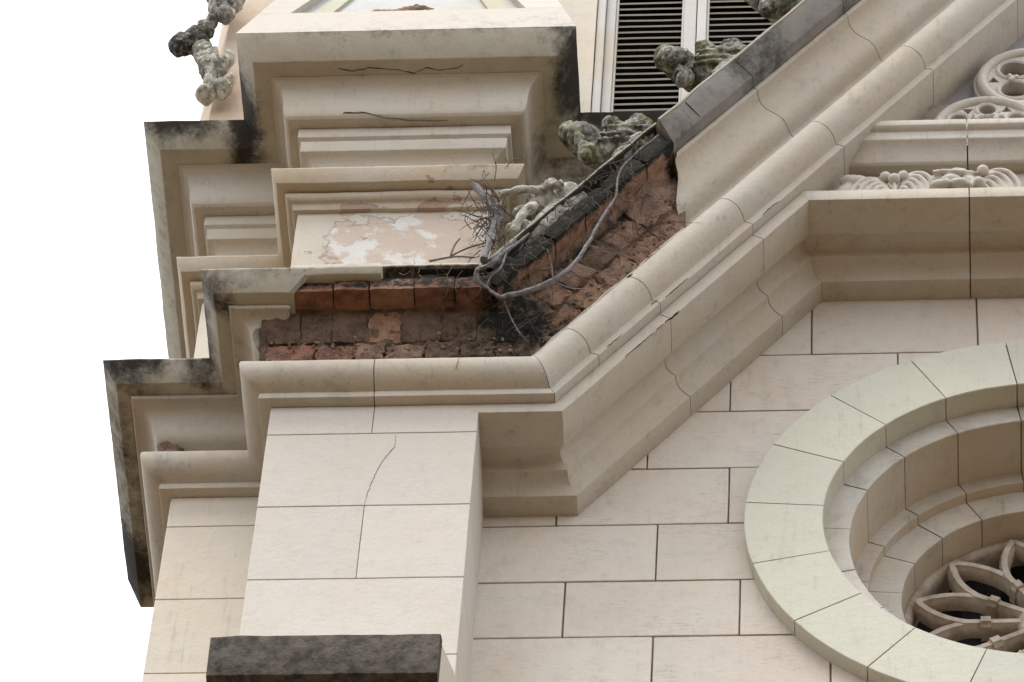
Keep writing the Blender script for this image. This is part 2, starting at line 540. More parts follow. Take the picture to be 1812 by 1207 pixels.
for z0, z1, xa in courses:
    xs = [xa + k*0.68 for k in range(-2, 6)]
    xs = [0.62]+[x for x in xs if x > 0.9]+[5.2]
    xs = [x for x in xs if x <= 5.2]
    for a, b in zip(xs[:-1], xs[1:]):
        if b-a < 0.05: continue
        jz = random.uniform(-0.0012, 0.0012)
        dx = max(a-CX, 0, CX-b); dz = max(z0-CZ, 0, CZ-z1)
        near = math.hypot(dx, dz) < 1.05
        o = box('block', a+GAP*0.4, b-GAP*0.4, YW+jz, YW+0.10, z0+GAP/2, z1-GAP/2, M_WALL, wall, 0.0 if near else 0.004, 0 if near else 0.12, 0 if near else 0.0015)
        # cut away what falls inside the round window
        if near:
            if max(math.hypot(x-CX, z-CZ) for x in (a, b) for z in (z0, z1)) < 1.05:
                bpy.data.objects.remove(o); continue
            boolean_cut(o, cutter)
            o.data.polygons.foreach_set('use_smooth', [False]*len(o.data.polygons))
bpy.data.objects.remove(cutter)

# ------------------------------------------------------------------ front buttress
but = thing('buttress', 'cream front buttress pier of smooth blocks with black stained ledge below', 'buttress')
box('pier_core', 0.015, W-0.015, 0.009, YW+0.3, -2.2, 0.3, M_JOINT, but, 0)
G2 = 0.0045
for z0, z1, xs in ((-0.176, 0.012, (0, 0.411, W)), (-0.655, -0.176, (0, W)), (-1.122, -0.655, (0, 0.414, W)), (-1.60, -1.122, (0, W)), (-2.10, -1.60, (0, 0.414, W))):
    for a, b in zip(xs[:-1], xs[1:]):
        ga = G2/4 if a > 0 else 0
        gb = G2/4 if b < W else 0
        blk = box('block', a+ga, b-gb, 0.0, YW+0.02, z0+G2/2, z1-G2/2, M_PIER, but, 0.003, 0.12, 0.0014)
        if z0 == -0.655:
            ribbon('crack', [(0.506, 0, -0.183), (0.509, 0, -0.267), (0.472, 0, -0.349), (0.45, 0, -0.416), (0.437, 0, -0.483), (0.421, 0, -0.572), (0.415, 0, -0.649)], 0.0018, (0, -1, 0), blk)
slab_m = spots((0.4, -0.5, -2.25, 2, 0.35, 0.6, 0.25))
sweep('setoff_slab', [(0.505, -2.365), (0.515, -2.15), (0.50, -2.135), (0.425, -2.075), (0.415, -2.365)], [lvl(-0.004), lvl(W-0.002)], M_SLAB, but, mould=slab_m, amp=0.004)
sweep('setoff_slope', [(0.43, -2.36), (0.43, -2.085), (0.0, -1.705), (-0.2, -1.705), (-0.2, -2.36)], [lvl(0.002), lvl(W-0.008)], M_PEACH, but, amp=0.001)
box('lower_stage', 0.0, W-0.006, -0.40, YW, -4.5, -2.36, M_PIER, but, 0.003, 0.2, 0.001)

# ------------------------------------------------------------------ corner pier
cp = thing('corner_pier', 'narrow peach corner pier set back left of the buttress', 'pier')
box('pier_core', XL+0.015, 0.1, YP+0.016, 1.2, -4.4, 0.3, M_JOINT, cp, 0)
for z0, z1 in ((-0.185, 0.012), (-0.663, -0.185), (-1.133, -0.663), (-1.61, -1.133), (-2.09, -1.61), (-4.4, -2.09)):
    box('block', XL, 0.12, YP, 1.22, z0+G2/2, z1-G2/2, M_PEACH, cp, 0.003, 0.14, 0.0014)

# ------------------------------------------------------------------ lower cornice round the two piers
lc = thing('lower_cornice', 'broken moulded cornice round the buttress with bare bricks and black mould', 'cornice')
ROLL_P = [(-0.28, 0.013), (0.045, 0.013), (0.045, 0.040), (0.040, 0.052), (0.058, 0.056), (0.078, 0.063), (0.098, 0.075), (0.113, 0.092), (0.122, 0.112), (0.1255, 0.135), (0.122, 0.157), (0.110, 0.176), (0.09, 0.188), (0.05, 0.196), (-0.28, 0.196)]
CYMA_P = [(-0.2, 0.199), (0.010, 0.199), (0.012, 0.270), (0.017, 0.278), (0.035, 0.286), (0.060, 0.297), (0.080, 0.312), (0.091, 0.332), (0.097, 0.355), (0.102, 0.380), (0.109, 0.402), (0.122, 0.420), (0.142, 0.433), (0.170, 0.438), (0.186, 0.438), (0.190, 0.4565), (-0.2, 0.4565)]
FASC_P = [(-0.1, 0.459), (0.245, 0.459), (0.302, 0.545), (0.300, 0.556), (-0.1, 0.590)]
fm = spots((0.02, -0.3, 0.56, 0.25, 0.2, 0.05, 0.45), (-0.33, 0.15, 0.53, 0.1, 0.45, 0.10, 0.75), (-0.25, -0.25, 0.5, 0.1, 0.12, 0.1, 0.8), (-0.62, 0.12, 0.52, 0.17, 0.12, 0.09, 1.0), (-0.35, 0.12, 0.57, 0.3, 0.1, 0.04, 0.4), (-0.73, 1.1, 0.5, 0.1, 0.24, 0.1, 1.3), (-0.72, 0.75, 0.50, 0.12, 0.9, 0.16, 0.52))
rm = spots((0.0, -0.1, 0.19, 0.05, 0.05, 0.04, 0.3))
# roll moulding
sweep('roll_moulding', ROLL_P, [((XL, 1.35, 0), (-1, 0, 0), HZ), E1, E2, E3, lvl(0.408)], M_MOULD, lc, mould=rm)
sweep('roll_moulding', ROLL_P, [lvl(0.412), ((XM-0.0015, 0, 0), (0, -1, 0), (-SH, 0, 1))], M_MOULD, lc)
ribbon('crack', [(0.745, -0.117, 0.17), (0.74, -0.1275, 0.13), (0.735, -0.118, 0.09)], 0.0015, (0, -1, 0), lc)
# cove and upper bed moulding, broken off on the front
def cy_end(d, h):
    xt = (0.05 if h > 0.428 else 0.05-(0.428-h)*4.5)+0.03*noise.noise(Vector((d*40, h*40, 1)))
    xt = max(xt, -d+0.004, -0.095)
    return 0.10*((xt+d)/(0.10+d)-1) if d > -0.05 else 0.0
sweep('bed_moulding', CYMA_P, [((XL, 1.35, 0), (-1, 0, 0), HZ), E1, E2, E3, lvl(0.10)], M_MOULD, lc, e1=cy_end, seg=0.03, mould=spots((-0.1, 0.0, 0.44, 0.6, 0.6, 0.012, 0.2)))
def fa_end(d, h): return 0.03*noise.noise(Vector((d*30, h*30, 4)))
sweep('fascia', FASC_P, [((XL, 1.77, 0), (-1, 0, 0), (0, -1, 1)), E1, E2, E3, lvl(0.068)], M_FASC, lc, e1=fa_end, mould=fm, amp=0.0022, seg=0.03)
def lip_end(d, h): return 0.02*noise.noise(Vector((d*30, h*90, 8)))
sweep('fascia_lip', [(0.15, 0.518), (0.286, 0.520), (0.302, 0.545), (0.300, 0.575), (0.0, 0.598), (0.0, 0.55)], [lvl(0.06), lvl(0.425)], M_FASC, lc, e1=lip_end, mould=spots((0.2, -0.3, 0.58, 0.3, 0.1, 0.03, 0.25)), amp=0.003, seg=0.02)
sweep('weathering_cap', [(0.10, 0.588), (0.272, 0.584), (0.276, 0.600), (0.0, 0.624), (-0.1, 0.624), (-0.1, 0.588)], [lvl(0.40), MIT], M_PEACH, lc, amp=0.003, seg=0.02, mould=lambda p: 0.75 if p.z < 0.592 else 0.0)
# missing flake with bare brick in the corner pier cornice
carve('bare_brick_patch', [(Vector((-0.452, 0.392, 0.245)), (0.05, 0.03, 0.06), (0, 0.2, 0)), (Vector((-0.478, 0.385, 0.288)), (0.030, 0.03, 0.030), (0, 0.7, 0)), (Vector((-0.435, 0.390, 0.268)), (0.035, 0.03, 0.025), (0, 0.5, 0)), (Vector((-0.42, 0.395, 0.22)), (0.03, 0.03, 0.03), (0, 0.5, 0))], M_RUBBLE, lc, 0.006, 0.012, 45)

# exposed brick core -------------------------------------------------------
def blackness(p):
    # dark moss and soot by the roots and top course, plus painted recess shade
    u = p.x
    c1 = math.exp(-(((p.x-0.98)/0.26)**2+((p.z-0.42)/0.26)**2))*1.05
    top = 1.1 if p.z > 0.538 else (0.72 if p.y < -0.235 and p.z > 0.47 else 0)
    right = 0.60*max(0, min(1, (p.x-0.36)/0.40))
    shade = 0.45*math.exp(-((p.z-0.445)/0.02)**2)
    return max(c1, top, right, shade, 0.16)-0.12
def brk(h): return min(2.15, 2.12+1.42*(h-0.447))      # where the raking mouldings break off
def core_part(name, prof, u0, u1, mat, parent, amp, mould, du=0.014, freq=14, level=False):
    # densify the profile
    pts = []
    for (a, b) in zip(prof[:-1], prof[1:]):
        n = max(1, int(math.hypot(b[0]-a[0], b[1]-a[1])/0.014))
        for k in range(n): pts.append((a[0]+(b[0]-a[0])*k/n, a[1]+(b[1]-a[1])*k/n))
    pts.append(prof[-1])
    nu = int((u1-u0)/du)
    vs, fs = [], []
    for i in range(nu+1):
        for (d, h) in pts:
            ua, ub_ = (u0-(XM-SH*h), 0.0) if level else (u0, s_to_u(brk(h), h)+0.05)
            u = ua+(ub_-ua)*i/nu
            q = rk(u, d, h)
            k = fbm(q, freq, 4)*amp
            vs.append(rk(u+k*0.4, d+k, h+k*0.5))
    m = len(pts)
    for i in range(nu):
        for j in range(m-1):
            fs.append((i*m+j, i*m+j+1, (i+1)*m+j+1, (i+1)*m+j))
    me = bpy.data.meshes.new(name)
    me.from_pydata(vs, [], fs)
    return finish(name, me, mat, parent, 0, 75, mould)
CORE_P = [(-0.05, 0.175), (0.055, 0.18), (0.07, 0.24), (0.085, 0.30), (0.115, 0.37), (0.135, 0.455), (0.19, 0.475), (0.20, 0.53), (0.19, 0.575), (-0.05, 0.60)]
core_part('mortar_core', CORE_P, -0.06, 1.0, M_CORE, lc, 0.016, blackness, level=True)

def brick(u0, u1, d0, d1, h0, h1, mat, parent, rough=0.006, mould=None, tilt=0.0, name='brick', cells=(7, 5, 4), seed=0, level=False):
    """a worn brick laid in the run; corners rubbed off, faces pitted"""
    nx, ny, nz = cells
    bm = bmesh.new()
    bmesh.ops.create_cube(bm, size=2)
    for ax, n in enumerate(cells):
        for k in range(1, n):
            co = [0, 0, 0]; no = [0, 0, 0]
            co[ax] = -1+2*k/n; no[ax] = 1
            bmesh.ops.bisect_plane(bm, geom=bm.verts[:]+bm.edges[:]+bm.faces[:], plane_co=co, plane_no=no)
    off = Vector((seed*7.3, seed*3.1, seed))
    for v in bm.verts:
        x, y, z = v.co
        e = sum(1 for c in (x, y, z) if abs(c) > 0.99)
        sh = 1-0.018*(e-1)-0.03*max(0, noise.noise(v.co*1.7+off))*e
        x, y, z = x*(1-(1-sh)*0.5), y*sh, z*sh
        u = (u0+u1)/2+x*(u1-u0)/2
        h = (h0+h1)/2+z*(h1-h0)/2
        d = (d0+d1)/2+y*(d1-d0)/2 + tilt*(h-(h0+h1)/2)*(0.5+0.5*y)
        p = rk(min(u-(XM-SH*h), 0.02) if level else max(s_to_u(u, h), -0.02), d, h)
        n = Vector((noise.noise(p*28+off), noise.noise(p*28+off+Vector((9, 2, 4))), noise.noise(p*28+off+Vector((2, 8, 1)))))
        n2 = Vector((noise.noise(p*80+off), noise.noise(p*80+off+Vector((9, 2, 4))), noise.noise(p*80+off+Vector((2, 8, 1)))))
        v.co = p+n*rough+n2*rough*0.5
    me = bpy.data.meshes.new(name)
    bm.to_mesh(me); bm.free()
    return finish(name, me, mat, parent, 0, 50, mould)

def lv(x, h): return x-(XM-SH*h)        # level X -> u
sd_ = 1
tb = [0.062, 0.231, 0.375, 0.553, 0.715, 0.86]
for i, (a, b) in enumerate(zip(tb[:-1], tb[1:])):
    brick(a+.0015, b-.0015, 0.0, 0.252+random.uniform(-.006, .004), 0.462, 0.540, M_BRICKS[(0, 0, 2, 1, 1)[i]], lc, 0.0035, blackness, seed=sd_, level=True); sd_ += 1
mb = [-0.03, 0.10, 0.225, 0.366, 0.503, 0.66, 0.80, 0.93]
for i, (a, b) in enumerate(zip(mb[:-1], mb[1:])):
    brick(a+.002, b-.002, -0.05, 0.124+random.uniform(-.004, .006), 0.308, 0.460, M_BRICKS[2] if i == 3 else M_CORE, lc, 0.0075, blackness, tilt=0.30, seed=sd_, cells=(10, 5, 9), level=True); sd_ += 1
lb = [-0.03, 0.165, 0.32, 0.44, 0.60, 0.74, 0.88, 1.02]
for i, (a, b) in enumerate(zip(lb[:-1], lb[1:])):
    brick(a+.004, b-.004, -0.05, 0.108+random.uniform(-.012, .006), 0.19, 0.292+random.uniform(-.02, .012), M_BRICKS[1] if i < 2 else M_CORE if i > 3 else M_RUBBLE, lc, 0.013, blackness, seed=sd_, cells=(11, 5, 8), level=True); sd_ += 1

def inset_poly(prof, k):
    n = len(prof)
    ar = sum(prof[i][0]*prof[(i+1) % n][1]-prof[(i+1) % n][0]*prof[i][1] for i in range(n))
    sg = 1 if ar > 0 else -1
    out = []
    for i in range(n):
        a, b, c = Vector(prof[i-1]), Vector(prof[i]), Vector(prof[(i+1) % n])
        t1, t2 = (b-a).normalized(), (c-b).normalized()
        nn = Vector((-t1.y, t1.x))+Vector((-t2.y, t2.x))
        nn = nn.normalized()*sg if nn.length > 1e-6 else Vector((0, 0))
        out.append(tuple(b+nn*k))
    return out
def joint(prof, st0, st1, parent, k=0.009):
    sweep('joint_bed', inset_poly(prof, k), [st0, st1], M_JOINT, parent, amp=0, rnd=0, seg=1)
# ------------------------------------------------------------------ raking cornice of the gable
rc = thing('raking_cornice', 'moulded cornice climbing the gable with a broken lower end of bricks', 'cornice')
J = [0.924, 1.355, 2.026, 2.7095, 3.406, 4.09]
g_ = 0.0042
def rake_run(name, prof, mat, sts, parent, **kw):
    for a, b in zip(sts[:-1], sts[1:]):
        sa_ = a if isinstance(a, tuple) else rake_st(a+g_/2)
        sb_ = b if isinstance(b, tuple) else rake_st(b-g_/2)
        sweep(name, prof, [sa_, sb_], mat, parent, **kw)
M0 = ((XM+0.0015, 0, 0), (0, -1, 0), (-SH, 0, 1))
rake_run('roll_stone', ROLL_P, M_MOULD, [M0]+J+[apex_st()], rc, mould=spots((9, 9, 9, 1, 1, 1, 0)))
def rc_end(d, h): return brk(h)-2.12+0.022*noise.noise(Vector((d*30, h*30, 2.2)))+0.012*noise.noise(Vector((d*90, h*90, 5)))
sweep('cyma_stone', CYMA_P, [rake_st(2.12), rake_st(2.7095-g_/2)], M_MOULD, rc, e0=rc_end, seg=0.03)
rake_run('cyma_stone', CYMA_P, M_MOULD, [2.7095, 3.406, 4.09, apex_st()], rc)
rfm = spots((1.88, -0.28, 2.15, 0.22, 0.2, 0.26, 0.62), (1.58, -0.28, 1.62, 0.12, 0.2, 0.14, 0.4), (2.3, -0.28, 2.75, 0.3, 0.2, 0.25, 0.45), (2.6, -0.28, 3.3, 0.3, 0.2, 0.3, 0.45))
FASC_R = [(-0.28, 0.459), (0.245, 0.459), (0.302, 0.548), (-0.28, 0.548)]
sweep('fascia_stone', FASC_R, [rake_st(2.155), rake_st(2.7095-g_/2)], M_RFASC, rc, e0=lambda d, h: 0.02*noise.noise(Vector((d*30, h*40, 7)))-0.03*(0.55-h)/0.09, mould=rfm, amp=0.004)
rake_run('fascia_stone', FASC_R, M_RFASC, [2.7095, 3.406, 4.09, apex_st()], rc, mould=rfm, amp=0.004)
for j_ in J:
    joint(ROLL_P, rake_st(j_-0.03), rake_st(j_+0.03), rc)
for j_ in J[3:]:
    joint(CYMA_P, rake_st(j_-0.03), rake_st(j_+0.03), rc)
    joint(FASC_R, rake_st(j_-0.03), rake_st(j_+0.03), rc)
joint(ROLL_P, lvl(0.38), lvl(0.44), lc)
# thin capping strip that still runs the whole way down to the roots
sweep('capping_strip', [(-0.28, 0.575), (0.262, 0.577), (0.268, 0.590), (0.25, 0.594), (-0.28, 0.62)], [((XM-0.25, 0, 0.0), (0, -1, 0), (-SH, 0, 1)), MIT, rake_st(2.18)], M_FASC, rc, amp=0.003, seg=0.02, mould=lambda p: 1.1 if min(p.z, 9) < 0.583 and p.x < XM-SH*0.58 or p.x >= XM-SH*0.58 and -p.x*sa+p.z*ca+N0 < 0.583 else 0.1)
sweep('capping_strip', [(-0.28, 0.551), (0.303, 0.551), (0.305, 0.562), (0.27, 0.570), (-0.28, 0.62)], [rake_st(2.16), apex_st()], M_FASC, rc, amp=0.003, seg=0.02)
for s, h0, h1 in ((2.33, 0.46, 0.54),):
    O, a_, h_ = rake_st(s)
    ribbon('crack', [Vector(O)+Vector(h_)*0.54+Vector(a_)*0.299, Vector(O)+Vector(h_)*0.50+Vector(a_)*0.273, Vector(O)+Vector(h_)*0.462+Vector(a_)*0.247], 0.004, (0, -0.85, -0.4), rc)
for s_, ln, d_, h_, w_ in ((1.30, 0.10, 0.002, -0.046, 0.010), (1.24, 0.05, 0.002, -0.046, 0.006), (0.99, 0.10, 0.046, 0.016, 0.004), (1.40, 0.16, 0.046, 0.016, 0.004), (1.02, 0.2, 0.002, -0.046, 0.003), (2.1, 0.12, 0.046, 0.016, 0.003), (1.325, 0.04, 0.047, 0.035, 0.007), (1.345, 0.03, 0.124, 0.16, 0.010)):
    O, a_, hx = rake_st(s_)
    p = Vector(O)+Vector(a_)*d_+Vector(hx)*h_
    dv = Vector((ca, 0, sa))*ln
    ribbon('chipped_edge', [p, p+dv*0.5, p+dv], w_, (0, -0.8, -0.3), rc, 0.002)
# broken end: core, courses and rubble
def black_r(p):
    h = -p.x*sa+p.z*ca+N0
    s = p.x*ca+p.z*sa
    c1 = math.exp(-(((p.x-0.98)/0.22)**2+((p.z-0.42)/0.25)**2))*1.0
    top = 0.85*max(0, min(1, (h-0.47)/0.05))
    band = 0.75*math.exp(-((h-0.44)/0.035)**2)*(1 if s < 1.75 else max(0, 1-(s-1.75)/0.2))  # painted shade of the recess under the top course
    endb = 0.8*math.exp(-((s-2.10)/0.05)**2)
    front = 0.95 if p.y < -0.222 else 0
    low = 0.50 if s < 1.2 else 0.26
    return max(c1, top, band, endb, front, low)-0.10
core_part('mortar_core', [(-0.05, 0.175), (0.05, 0.18), (0.055, 0.24), (0.06, 0.30), (0.085, 0.37), (0.105, 0.45), (0.17, 0.475), (0.19, 0.53), (0.18, 0.575), (-0.05, 0.60)], 0.0, 2.14, M_RUBBLE, rc, 0.020, black_r, freq=12)
def lay(h0, h1, lmin, lmax, s0, dmax, dj, mats, rough, tilt, cells, hj=0.0):
    global sd_
    s_ = s0
    end = brk((h0+h1)/2)-0.02
    while s_ < end-0.05:
        L = min(random.uniform(lmin, lmax), end-s_)
        brick(s_+.003, s_+L-.003, -0.02, dmax+random.uniform(-dj, dj*0.5), h0, h1+random.uniform(-hj, hj), random.choice(mats), rc, rough, black_r, tilt=tilt, seed=sd_, cells=cells)
        sd_ += 1
        s_ += L
lay(0.464, 0.540, 0.19, 0.24, 0.88, 0.246, 0.012, (M_BRICKS[2],), 0.006, 0.0, (9, 6, 5))
lay(0.325, 0.452, 0.12, 0.19, 0.80, 0.098, 0.02, (M_RUBBLE, M_BRICKS[2], M_CORE, M_RUBBLE), 0.012, 0.2, (9, 5, 8))
lay(0.190, 0.318, 0.13, 0.21, 0.74, 0.080, 0.016, (M_RUBBLE, M_RUBBLE, M_BRICKS[2]), 0.015, 0.0, (10, 5, 9), 0.015)
# crumbled mortar and brick bits lying in the break
bmk = bmesh.new()
rk_ = random.Random(11)
for i in range(520):
    lev = rk_.random() < 0.45
    h = 0.20+abs(rk_.gauss(0, 0.06))
    d = rk_.uniform(0.06, 0.125)+0.25*max(0, h-0.3)
    if lev: p = rk(rk_.uniform(-0.03, 1.0)-(XM-SH*h), d, h)
    else: p = rk(max(0, s_to_u(rk_.uniform(0.8, brk(h)-0.02), h)), d-0.02, h)
    r = rk_.uniform(0.003, 0.010)
    bmesh.ops.create_icosphere(bmk, subdivisions=1, radius=r, matrix=Matrix.Translation(p) @ Matrix.Rotation(rk_.uniform(0, 6), 4, Vector((rk_.random(), rk_.random(), 1)).normalized()) @ Matrix.Diagonal((rk_.uniform(0.6, 1.5), rk_.uniform(0.5, 1.2), rk_.uniform(0.5, 1.0), 1)))
mk = bpy.data.meshes.new('mortar_crumbs'); bmk.to_mesh(mk); bmk.free()
o = finish('mortar_crumbs', mk, M_RUBBLE, rc, 0.002, 0, lambda p: (blackness(p) if p.z < 0.5 else 0)-0.3, freq=40)
o['kind'] = 'stuff'
# mortar ledge left on the roll
sweep('mortar_ledge', [(0.02, 0.19), (0.095, 0.192), (0.088, 0.206), (0.04, 0.222), (0.02, 0.222)], [M0, rake_st(1.80)], M_MOULD, rc, amp=0.008, seg=0.02, rnd=0)

# ------------------------------------------------------------------ lower bed mouldings: console, raking run and tympanum cornice
bc = thing('bed_cornice', 'stepped bed moulding under the gable turning level below the leaf frieze', 'cornice')
def Bp(top): return [(0, top), (0, -0.047), (-0.165, -0.044), (-0.178, -0.038), (-0.190, -0.024), (-0.203, -0.013), (-0.22, -0.008), (-0.24, -0.010), (-0.258, -0.020), (-0.270, -0.038), (-0.2745, -0.058), (-0.290, -0.059), (-0.312, -0.064), (-0.330, -0.076), (-0.343, -0.094), (-0.350, -0.112), (-0.352, -0.126), (-0.47, -0.1265), (-0.47, top)]
jb = [1.34, 2.013]
sweep('bed_stone', Bp(0.0105), [lvl(W-0.03), ((XM-0.0005, 0, 0), (0, -1, 0), (-SH, 0, 1)), rake_st(jb[0]-g_/2)], M_MOULD, bc, rnd=0.003)
sweep('bed_stone', Bp(0.0105), [rake_st(jb[0]+g_/2), rake_st(jb[1]-g_/2)], M_MOULD, bc, rnd=0.003)
def l2(x): return ((x, 0, ZB), (0, -1, 0), HZ)
sweep('bed_stone', Bp(0.0105), [rake_st(jb[1]+g_/2), ((MIT2[0][0]-0.0005, 0, ZB), (0, -1, 0), (-SH, 0, 1))], M_MOULD, bc, rnd=0.003)
for a, b in ((None, 2.7665), (2.7725, 3.45), (3.456, 4.2)):
    sa_ = ((MIT2[0][0]+0.0005, 0, ZB), (0, -1, 0), (-SH, 0, 1)) if a is None else l2(a)
    sweep('bed_stone', Bp(0.023), [sa_, l2(b)], M_MOULD, bc, rnd=0.003)
for j_ in jb:
    joint(Bp(0.0105), rake_st(j_-0.03), rake_st(j_+0.03), bc)
joint(Bp(0.023), l2(2.74), l2(2.80), bc)
# upper moulding over the frieze (level), starts under the raking soffit
C_P = [(-0.13, 1.80), (-0.075, 1.797), (-0.062, 1.806), (-0.052, 1.83), (-0.036, 1.855), (-0.018, 1.876), (-0.002, 1.886), (0.0, 1.897), (0.0, 1.942), (0.012, 1.946), (0.025, 1.957), (0.025, 1.994), (-0.13, 1.994)]
for a, b in ((2.20, 2.7665), (2.7725, 3.45), (3.456, 4.0)):
    sweep('tympanum_string', C_P, [lvl(a), lvl(b)], M_MOULD, bc, rnd=0.003)
box('frieze_back', 2.1, 4.0, 0.125, 0.5, 1.49, 1.96, M_MOULD, bc, 0, 0.1, 0.001)

# carved leaves in the frieze
fr = thing('leaf_frieze', 'band of carved curling leaves and berries under the tympanum', 'carving')
def scroll_leaf(x0, x1, zt, y=0.075):
    """fern-like leaf: nested ribs that spring from one foot, arch over and curl down"""
    s = 1 if x1 > x0 else -1
    w = abs(x1-x0)
    bl = [(Vector((x0+s*w*0.55, y+0.020, 1.50+(zt-1.50)*0.40)), (w*0.50, 0.045, (zt-1.50)*0.55), (0, 0, 0))]
    for k, f in enumerate((0.30, 0.47, 0.64, 0.82, 1.0)):
        pts = []
        for q in range(10):
            th = math.pi*q/9*1.05
            pts.append(Vector((x0+s*w*f*(1-math.cos(th))/2*1.04, y-0.026*math.sin(th)*(1.15-f*0.55)-0.012*q/9, 1.49+(zt-1.49)*(f**0.75)*math.sin(min(th, math.pi*0.93))**0.8)))
        r = 0.0125
        bl.append(('t', pts, [r*0.6, r*0.8, r, r*1.05, r*1.1, r*1.1, r*1.05, r, r*1.1, r*1.2]))
    return carve('acanthus_leaf', bl, M_CARVE, fr, 0.0048, 0.0010, 25)
scroll_leaf(2.455, 2.285, 1.66)
scroll_leaf(2.475, 2.635, 1.70)
scroll_leaf(2.80, 2.98, 1.71)
scroll_leaf(3.02, 3.20, 1.70)
carve('acanthus_leaf', [(Vector((2.26, 0.09, 1.60)), (0.045, 0.04, 0.085), (0, 0.4, 0)), (Vector((2.30, 0.07, 1.67)), (0.07, 0.03, 0.035), (0, 0.25, 0)), (Vector((2.23, 0.09, 1.53)), (0.06, 0.04, 0.04), (0, 0, 0))], M_CARVE, fr, 0.006, 0.004, 25)
carve('acanthus_leaf', [(Vector((2.665, 0.06, 1.645)), (0.06, 0.035, 0.045), (0, 0.5, 0)), (Vector((2.72, 0.05, 1.665)), (0.055, 0.04, 0.032), (0, -0.2, 0)), (Vector((2.70, 0.03, 1.595)), (0.05, 0.035, 0.03), (0, 0.2, 0)), (Vector((2.77, 0.05, 1.60)), (0.045, 0.04, 0.045), (0, 0, 0)),
      (Vector((2.65, 0.02, 1.555)), (0.05, 0.03, 0.022), (0, -0.3, 0)), (Vector((2.74, 0.015, 1.55)), (0.05, 0.03, 0.02), (0, 0.3, 0)), (Vector((2.81, 0.02, 1.565)), (0.03, 0.03, 0.025), (0, 0, 0)), ('t', [Vector((2.62, 0.02, 1.66)), Vector((2.70, 0.0, 1.63)), Vector((2.78, 0.02, 1.645)), Vector((2.84, 0.04, 1.69))], [0.008, 0.012, 0.012, 0.008])], M_CARVE, fr, 0.006, 0.003, 25)
for (x, z, y) in ((2.463, 1.622, 0.028), (2.427, 1.655, 0.04), (2.50, 1.658, 0.04), (2.83, 1.675, 0.03)):
    carve('berry', [(Vector((x, y, z)), (0.026, 0.026, 0.027), (0, 0, 0))], M_CARVE, fr, 0.006, 0.001, 30)
tube('stem', [(2.465, 0.04, 1.50), (2.466, 0.035, 1.56), (2.463, 0.035, 1.60)], 0.008, M_CARVE, fr)

# ------------------------------------------------------------------ tympanum with blind tracery
ty = thing('tympanum', 'grey tympanum panel with blind tracery circles under the gable', 'panel')
box('back_panel', 2.2, 3.9, 0.165, 0.6, 1.97, 4.1, M_TYMP, ty, 0, 0.15, 0.002)
def ring_mesh(name, cx, cz, r, w, y0, y1, mat, parent, a0=0, a1=360, n=40):
    # moulded ring: rounded section
    prof = [(-w/2, y1), (-w/2, y0+w*0.35), (-w*0.28, y0+0.004), (-w*0.06, y0), (w*0.06, y0), (w*0.28, y0+0.004), (w/2, y0+w*0.35), (w/2, y1)]
    vs, fs = [], []
    full = abs(a1-a0) >= 359
    for i in range(n+(0 if full else 1)):
        th = R(a0+(a1-a0)*i/n)
        for (dr, y) in prof:
            vs.append((cx+math.cos(th)*(r+dr), y, cz+math.sin(th)*(r+dr)))
    m = len(prof)
    N = len(vs)//m
    for i in range(N if full else N-1):
        for j in range(m-1):
            b = ((i+1) % N)*m
            fs.append((i*m+j, i*m+j+1, b+j+1, b+j))
    me = bpy.data.meshes.new(name)
    me.from_pydata(vs, [], fs)
    return finish(name, me, mat, parent, 0.0012, 45)
def disc(cx, cz, r, y0, y1, n=40):
    bm = bmesh.new()
    bmesh.ops.create_cone(bm, cap_ends=True, segments=n, radius1=r, radius2=r, depth=y1-y0, matrix=Matrix.Translation((cx, (y0+y1)/2, cz)) @ Matrix.Rotation(R(90), 4, 'X'))
    return bm
